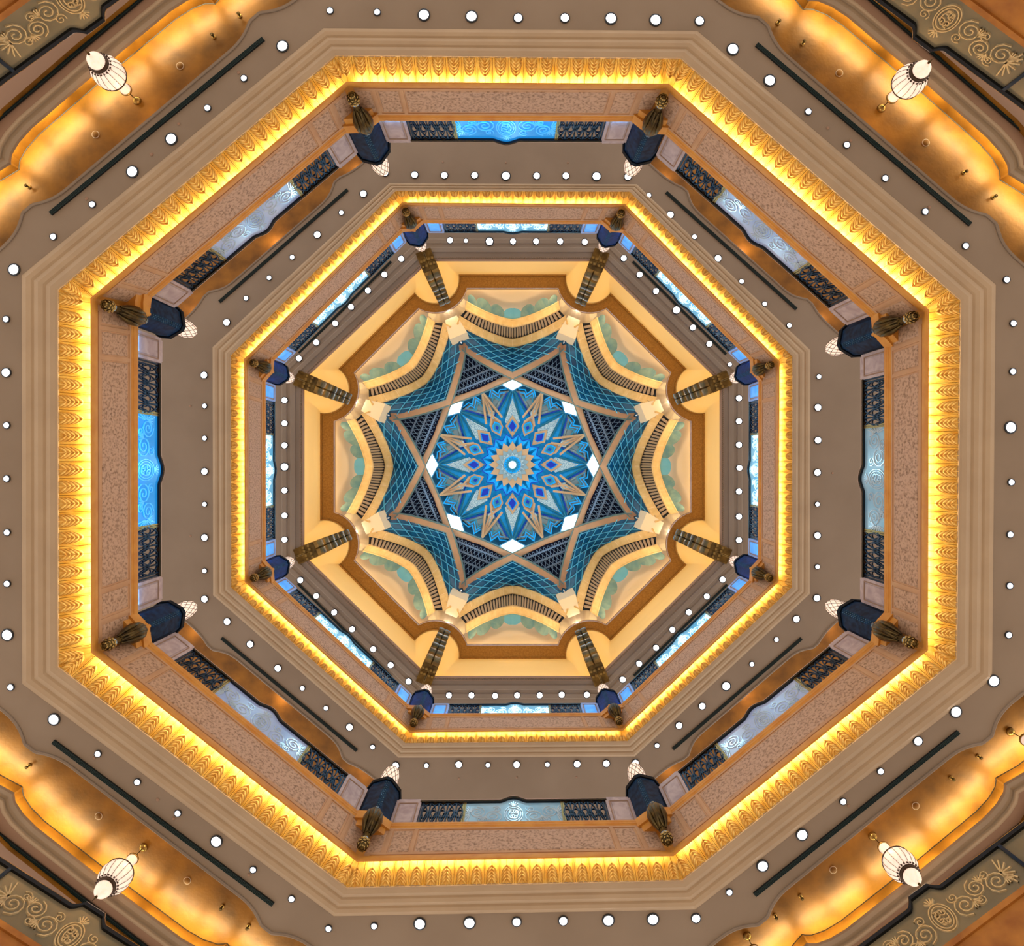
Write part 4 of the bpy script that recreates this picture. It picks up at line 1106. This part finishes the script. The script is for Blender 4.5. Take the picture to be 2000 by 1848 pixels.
def bar(mb, fn, pts, w, d):
    # rectangular bar along surface points fn(u, v), raised d towards the viewer (down)
    P = [fn(*p) for p in pts]; V = []; Fc = []
    for i, p in enumerate(P):
        a = P[max(i - 1, 0)]; b = P[min(i + 1, len(P) - 1)]
        t = (b - a); t = t.normalized() if t.length > 1e-6 else Vector((1, 0, 0))
        nn = t.cross(UP); nn = nn.normalized() * w / 2 if nn.length > 1e-4 else Vector((w / 2, 0, 0))
        V += [p - nn, p + nn, p + nn * 0.8 - UP * d, p - nn * 0.8 - UP * d]
    for i in range(len(P) - 1):
        for q in range(4): Fc.append((4 * i + q, 4 * i + (q + 1) % 4, 4 * i + 4 + (q + 1) % 4, 4 * i + 4 + q))
    mb.add(V, Fc)
for j in range(8):
    e = empty('lattice_screen', Matrix.Translation(pol(6.5, VA(j), 38.5))); org = pol(6.5, VA(j), 38.5)
    tag(e, 'dark blue triangular lattice screen between tan ribs near %s' % VN[j], 'lattice screen', 'dome lattice screens')
    def sf(x, y):
        u = min(max((y - CH) / (RC - CH), 0), 0.985); q = XS + (CH - XS) * u
        return pol(y, VA(j), 35.0 + 4.85 * math.sqrt(max(0.0, 1 - (q / CH) ** 2)) + 0.30, x) - org
    n = 14; V = []; Fc = []
    for i in range(n + 1):
        y = CH + (RC - CH) * i / n
        for c in range(9): V.append(sf((RC - y) * (c / 4 - 1), y) + UP * 0.22)
    for i in range(n):
        for c in range(8): Fc.append((9 * i + c, 9 * i + c + 1, 9 * i + 10 + c, 9 * i + 9 + c))
    mk('backing', V, Fc, 'night', e)
    for y in (CH + 0.42, CH + 0.86, CH + 1.30):
        h_ = RC - y - 0.25; mb = MB(); bar(mb, sf, [(h_ * (c / 4 - 1), y) for c in range(9)], 0.11, 0.08); mb.obj('cross_bar', 'lattice', e)
    mb = MB()
    for c in range(-16, 17):
        for sg in (1, -1):
            pts = []
            for q in range(25):
                y = CH + 0.22 + 1.7 * q / 24; x = 0.26 * c + sg * (y - CH) * 0.62
                if abs(x) <= RC - y - 0.30: pts.append((x, y))
            if len(pts) > 1: bar(mb, sf, pts, 0.035, 0.05)
    mb.obj('lattice_net', 'lattice', e)['kind'] = 'stuff'

XN = CH / C22
def web_pt(k, x, n):
    # plan point (x tangential, n radial) of the web over side k
    ax = min(abs(x), 2.90); nr_ = XN + ax * T22
    q = XS + ax / C22; zr_ = 35.0 + 4.85 * math.sqrt(max(0.0, 1 - min(1, q / CH) ** 2))
    za_ = Z0 + A_[3][1] * asp(ax / A_[3][0])
    t = min(max((n - nr_) / (A_[3][2] - nr_), 0), 1)
    return pol(n, SA(k), zr_ + (za_ - zr_) * t + 0.14, x)
ST = 0.50
def pq(p, q): return ((p - q) * C22, XN + (p + q) * math.sin(math.radians(22.5)))
def clip_n(poly):
    for f in (lambda v: 7.80 - v[1], lambda v: 2.93 - v[0], lambda v: 2.93 + v[0]):
        res = []
        for i in range(len(poly)):
            a, b = poly[i - 1], poly[i]; fa, fb = f(a), f(b)
            if (fa >= 0) != (fb >= 0):
                t = fa / (fa - fb); res.append((a[0] + (b[0] - a[0]) * t, a[1] + (b[1] - a[1]) * t))
            if fb >= 0: res.append(b)
        poly = res
        if len(poly) < 3: return []
    return poly
for k in range(8):
    e = empty('vault_web', Matrix.Translation(pol(6.8, SA(k), 39.5))); org = pol(6.8, SA(k), 39.5)
    tag(e, 'teal glazed vault web with diamond bars above the arch at %s' % SN[k], 'vault web', 'teal vault webs')
    fn = lambda x, n: web_pt(k, x, n) - org
    mb = MB()
    for i in range(0, 8):
        for w_ in (0, 1):
            pts = []
            for j in range(41):
                t = 4.0 * j / 40
                x, n = pq(i * ST, t) if w_ == 0 else pq(t, i * ST)
                if n <= 7.80 and abs(x) <= 2.93: pts.append((x, n))
            if len(pts) > 1: bar(mb, fn, pts, 0.055, 0.08)
    mb.obj('glazing_bars', 'bar_teal', e)
    for i in range(8):
        for j in range(8):
            poly = clip_n([pq((i + a) * ST, (j + b) * ST) for a, b in ((0, 0), (1, 0), (1, 1), (0, 1))])
            if not poly: continue
            cx_ = sum(p[0] for p in poly) / len(poly); cn_ = sum(p[1] for p in poly) / len(poly)
            o3 = [fn(*p) + UP * 0.08 for p in poly]; n_ = len(o3)
            i3 = [fn(cx_ + (p[0] - cx_) * 0.72, cn_ + (p[1] - cn_) * 0.72) + UP * 0.02 for p in poly]
            V = o3 + i3 + [fn(cx_, cn_) + UP * 0.02]
            Fc = [(a_, (a_ + 1) % n_, n_ + (a_ + 1) % n_, n_ + a_) for a_ in range(n_)] + [(n_ + a_, n_ + (a_ + 1) % n_, 2 * n_) for a_ in range(n_)]
            mk('pane', V, Fc, 'pane_teal', e)

# ---------------------------------------------------------------- painted dome cap, inlays and skylights
def dz(r): return 43.4 - 2.0 * (r / 165.0) ** 2
def dp(x, rho, ang, lift=0.0):
    # x tangential, rho radial (photo units at the cap) around direction ang
    r = math.hypot(x, rho); z = dz(r) - lift; a = math.radians(ang)
    k = z / F
    ca, sa = math.cos(a), math.sin(a)
    return Vector((OX * 1.0 + (rho * ca - x * sa) * k, OY * 0.45 + (rho * sa + x * ca) * k, z))
V = []; Fc = []; nr, na = 14, 64
for i in range(nr + 1):
    r = max(0.3, 182.0 * i / nr)
    for a in range(na): V.append(dp(0, r, 360.0 * a / na))
for i in range(nr):
    for a in range(na): Fc.append((i * na + a, i * na + (a + 1) % na, (i + 1) * na + (a + 1) % na, (i + 1) * na + a))
cap = mk('ceiling_dome', V, Fc, 'i_cyan', None, True)
tag(cap, 'bright blue star-patterned dome cap with inlaid tan and navy geometry', 'dome', kind='structure')
def inlay(nm, m, poly, ang, lift, th=0.03):
    # subdivide edges so that pieces follow the cap
    P = []
    for i in range(len(poly)):
        a, b = poly[i], poly[(i + 1) % len(poly)]
        q = max(1, int(math.hypot(b[0] - a[0], b[1] - a[1]) / 14))
        for j in range(q): P.append((a[0] + (b[0] - a[0]) * j / q, a[1] + (b[1] - a[1]) * j / q))
    n = len(P)
    lift *= 4.0
    V = [dp(x, r, ang, lift) for x, r in P] + [dp(x, r, ang, lift - th) for x, r in P]
    mk(nm, V, [tuple(range(n))] + [(i, (i + 1) % n, n + (i + 1) % n, n + i) for i in range(n)], m, cap)
def band(nm, m, pts, w, ang, lift):
    # constant-width strip along an open polyline with mitred joints
    L_, R_ = [], []
    for i, p in enumerate(pts):
        def nrm(a, b):
            d = math.hypot(b[0] - a[0], b[1] - a[1]); return (-(b[1] - a[1]) / d, (b[0] - a[0]) / d)
        if i == 0: n_ = nrm(p, pts[1]); sc_ = 1
        elif i == len(pts) - 1: n_ = nrm(pts[-2], p); sc_ = 1
        else:
            a = nrm(pts[i - 1], p); b = nrm(p, pts[i + 1]); n_ = (a[0] + b[0], a[1] + b[1]); d = math.hypot(*n_) or 1
            n_ = (n_[0] / d, n_[1] / d); sc_ = 1 / max(0.35, n_[0] * a[0] + n_[1] * a[1])
        L_.append((p[0] + n_[0] * w / 2 * sc_, p[1] + n_[1] * w / 2 * sc_)); R_.append((p[0] - n_[0] * w / 2 * sc_, p[1] - n_[1] * w / 2 * sc_))
    for i in range(len(pts) - 1):
        inlay(nm, m, [L_[i], L_[i + 1], R_[i + 1], R_[i]], ang, lift)
S225, CO225 = math.sin(math.radians(22.5)), math.cos(math.radians(22.5))
S11, C11 = math.sin(math.radians(11.25)), math.cos(math.radians(11.25))
for k in range(8):
    A0 = SA(k); A1 = A0 + 22.5
    # --- ray on the axis
    inlay('ray_inlay', 'i_mid', [(0, 145), (-16, 92), (0, 80), (16, 92)], A0, 0.04)
    inlay('ray_inlay', 'i_cyan', [(0, 140), (-12, 90), (0, 82), (12, 90)], A0, 0.06)
    inlay('ray_inlay', 'i_speck', [(0, 131), (-10, 100), (-15, 84), (0, 70), (15, 84), (10, 100)], A0, 0.08)
    for sg in (-1, 1):
        band('ray_line', 'i_mid', [(sg * 1.5, 146), (sg * 29, 96)], 2.6, A0, 0.05)
    inlay('diamond_border', 'i_tan', [(0, 97), (-14, 76), (0, 54), (14, 76)], A0, 0.10)
    inlay('diamond_field', 'i_cyan', [(0, 89), (-9.5, 75.5), (0, 61), (9.5, 75.5)], A0, 0.12)
    inlay('diamond_core', 'i_navy', [(0, 86.5), (-7, 74.5), (0, 65), (7, 74.5)], A0, 0.14)
    inlay('diamond_foot', 'i_tan', [(0, 66.5), (-2.6, 63.5), (0, 60), (2.6, 63.5)], A0, 0.15)
    # --- sector between two axes
    inlay('sector_field', 'i_teal', [(0, 100), (-38, 133), (-58, 140), (-44, 155), (0, 163), (44, 155), (58, 140), (38, 133)], A1, 0.035)
    inlay('chevron_field', 'i_grey', [(0, 100), (-36, 131), (-50, 136), (-33, 142), (-27, 137), (-18, 151), (-9, 138), (0, 156), (9, 138), (18, 151), (27, 137), (33, 142), (50, 136), (36, 131)], A1, 0.06)
    for sg in (-1, 1):
        band('navy_line', 'i_navy', [(0, 98), (sg * 44, 134)], 2.0, A1, 0.11)
        band('grey_band', 'i_grey', [(0, 103), (sg * 43, 138)], 4.5, A1, 0.085)
        band('cyan_zigzag', 'i_cyan', [(sg * 46, 141), (sg * 33, 145), (sg * 27, 139), (sg * 18, 153), (sg * 9, 140)], 2.2, A1, 0.12)
        band('cyan_zigzag', 'i_cyan', [(sg * 40, 136), (sg * 31, 138.5), (sg * 26, 131), (sg * 17, 145), (sg * 11, 136)], 2.0, A1, 0.12)
        band('teal_zigzag', 'i_mid', [(sg * 34, 132), (sg * 25, 126), (sg * 16, 138), (sg * 10, 128)], 2.6, A1, 0.12)
        band('tan_spoke', 'i_tan', [(0, 154), (sg * 17, 93)], 4.2, A1, 0.15)
        band('tan_spoke', 'i_tan', [(sg * 1, 152), (sg * 3, 110), (sg * -11, 86)], 3.4, A1, 0.14)
    inlay('speckled_kite', 'i_speck', [(0, 128), (-7, 108), (0, 96), (7, 108)], A1, 0.13)
    # --- small diamond on the sector axis
    inlay('diamond_border', 'i_tan', [(0, 99), (-11, 88), (-12, 76), (0, 60), (12, 76), (11, 88)], A1, 0.09)
    inlay('diamond_field', 'i_cyan', [(0, 92), (-8, 84.5), (-9, 76.5), (0, 66), (9, 76.5), (8, 84.5)], A1, 0.11)
    inlay('diamond_field', 'i_mid', [(0, 88), (-6, 82), (-6.5, 77), (0, 69.5), (6.5, 77), (6, 82)], A1, 0.125)
    inlay('diamond_core', 'i_navy', [(0, 83), (-3.6, 78.5), (0, 73.5), (3.6, 78.5)], A1, 0.14)
    # --- zigzag collar
    for dA in (0, 22.5):
        a = A0 + dA
        inlay('collar_point', 'i_cyan', [(0, 30), (-61 * S11, 61 * C11), (0, 50), (61 * S11, 61 * C11)], a, 0.12)
        for sg in (-1, 1):
            band('collar_line', 'i_navy', [(0, 50.5), (sg * 61 * S11, 61 * C11)], 1.6, a, 0.15)
        inlay('rosette_petal', 'i_tan', [(0, 46), (-8.4, 33), (0, 16), (8.4, 33)], a, 0.155)
        inlay('rosette_petal', 'i_grey', [(0, 33), (-6.2, 23.5), (0, 13), (6.2, 23.5)], a + 11.25, 0.17)
        inlay('rosette_petal', 'i_speck', [(0, 24.5), (-4.2, 18), (0, 10), (4.2, 18)], a, 0.185)
inlay('medallion', 'i_cyan', [(16.5 * math.cos(i * math.pi / 16), 16.5 * math.sin(i * math.pi / 16)) for i in range(32)], 0, 0.21)
for i in range(16): inlay('medallion_dot', 'i_mid', [(0, 15.2), (-1.3, 13.4), (0, 11.6), (1.3, 13.4)], i * 22.5, 0.225)
inlay('medallion', 'i_mid', [(11 * math.cos(i * math.pi / 16), 11 * math.sin(i * math.pi / 16)) for i in range(32)], 0, 0.23)
inlay('boss', 'i_white', [(7.6 * math.cos(i * math.pi / 12), 7.6 * math.sin(i * math.pi / 12)) for i in range(24)], 0, 0.28, 0.08)

for k in range(8):
    a = SA(k)
    e = empty('window_%d' % (k + 1), Matrix.Translation(dp(0, 158, a, 0.2))); org = dp(0, 158, a, 0.2)
    tag(e, 'brilliant white diamond skylight in the dome at %s' % SN[k], 'skylight', 'diamond skylights', 'structure')
    o = [(0, 173), (-28, 158.5), (0, 143), (28, 158.5)]; i_ = [(0, 171), (-23.5, 158.5), (0, 145.5), (23.5, 158.5)]
    V = [dp(x, r, a, 0.75) - org for x, r in o] + [dp(x, r, a, 0.82) - org for x, r in i_] + [dp(x, r, a, 0.0) - org for x, r in o]
    mk('frame', V, [(q, (q + 1) % 4, 4 + (q + 1) % 4, 4 + q) for q in range(4)] + [(q, (q + 1) % 4, 8 + (q + 1) % 4, 8 + q) for q in range(4)], 'sky_frame', e)
    mk('pane', [dp(x, r, a, 0.78) - org for x, r in i_], [(0, 1, 2, 3)], 'sky_pane', e)
    p = dp(0, 158, a, 0.95)
    area('skylight_glow', p, Vector((-p.x * 0.5, -p.y * 0.5, -10)) , Vector((1, 0, 0)), 0.9, 0.9, P_SKY, (0.35, 0.78, 1.0))

# wash lights of the dome: warm on the ledge
for k in range(8):
    t = pol(9.5, SA(k), ZS, 1) - pol(9.5, SA(k), ZS); out = pol(1, SA(k), 0) - pol(0, SA(k), 0)
    area('ledge_wash_light', pol(9.72, SA(k), 33.15), UP - out * 0.12, t, 5.2, 0.10, P_LEDGE, (1.0, 0.80, 0.52))
    c = pol(8.35, VA(k), 33.12)
    l = bpy.data.lights.new('capital_uplight', 'POINT'); l.energy = 40; l.color = (1, 0.86, 0.70); l.shadow_soft_size = 0.08
    lo_ = bpy.data.objects.new('capital_uplight', l); col.objects.link(lo_); lo_.location = pol(8.98, VA(k), 33.25)

for k in range(8):
    # added blue fill: hidden strips above the ribs, ledge washes towards the crown
    j = (k - 1) % 8; psi = VA(j) + 45.0
    p = rp(j, 0); out = pol(1, psi, 0) - pol(0, psi, 0); t = pol(1, psi, 0, 1) - pol(1, psi, 0)
    area('crown_fill_strip', p + UP * 0.5 + out * 0.05, UP - out * 1.2, t, 3.6, 0.12, P_CROWN, (0.50, 0.84, 1.0))
    src = pol(9.6, SA(k), 33.3)
    area('crown_fill_wash', src, Vector((OX, OY, 41.5)) - src, t, 1.6, 0.3, P_VAULT, (0.25, 0.70, 1.0), 70)
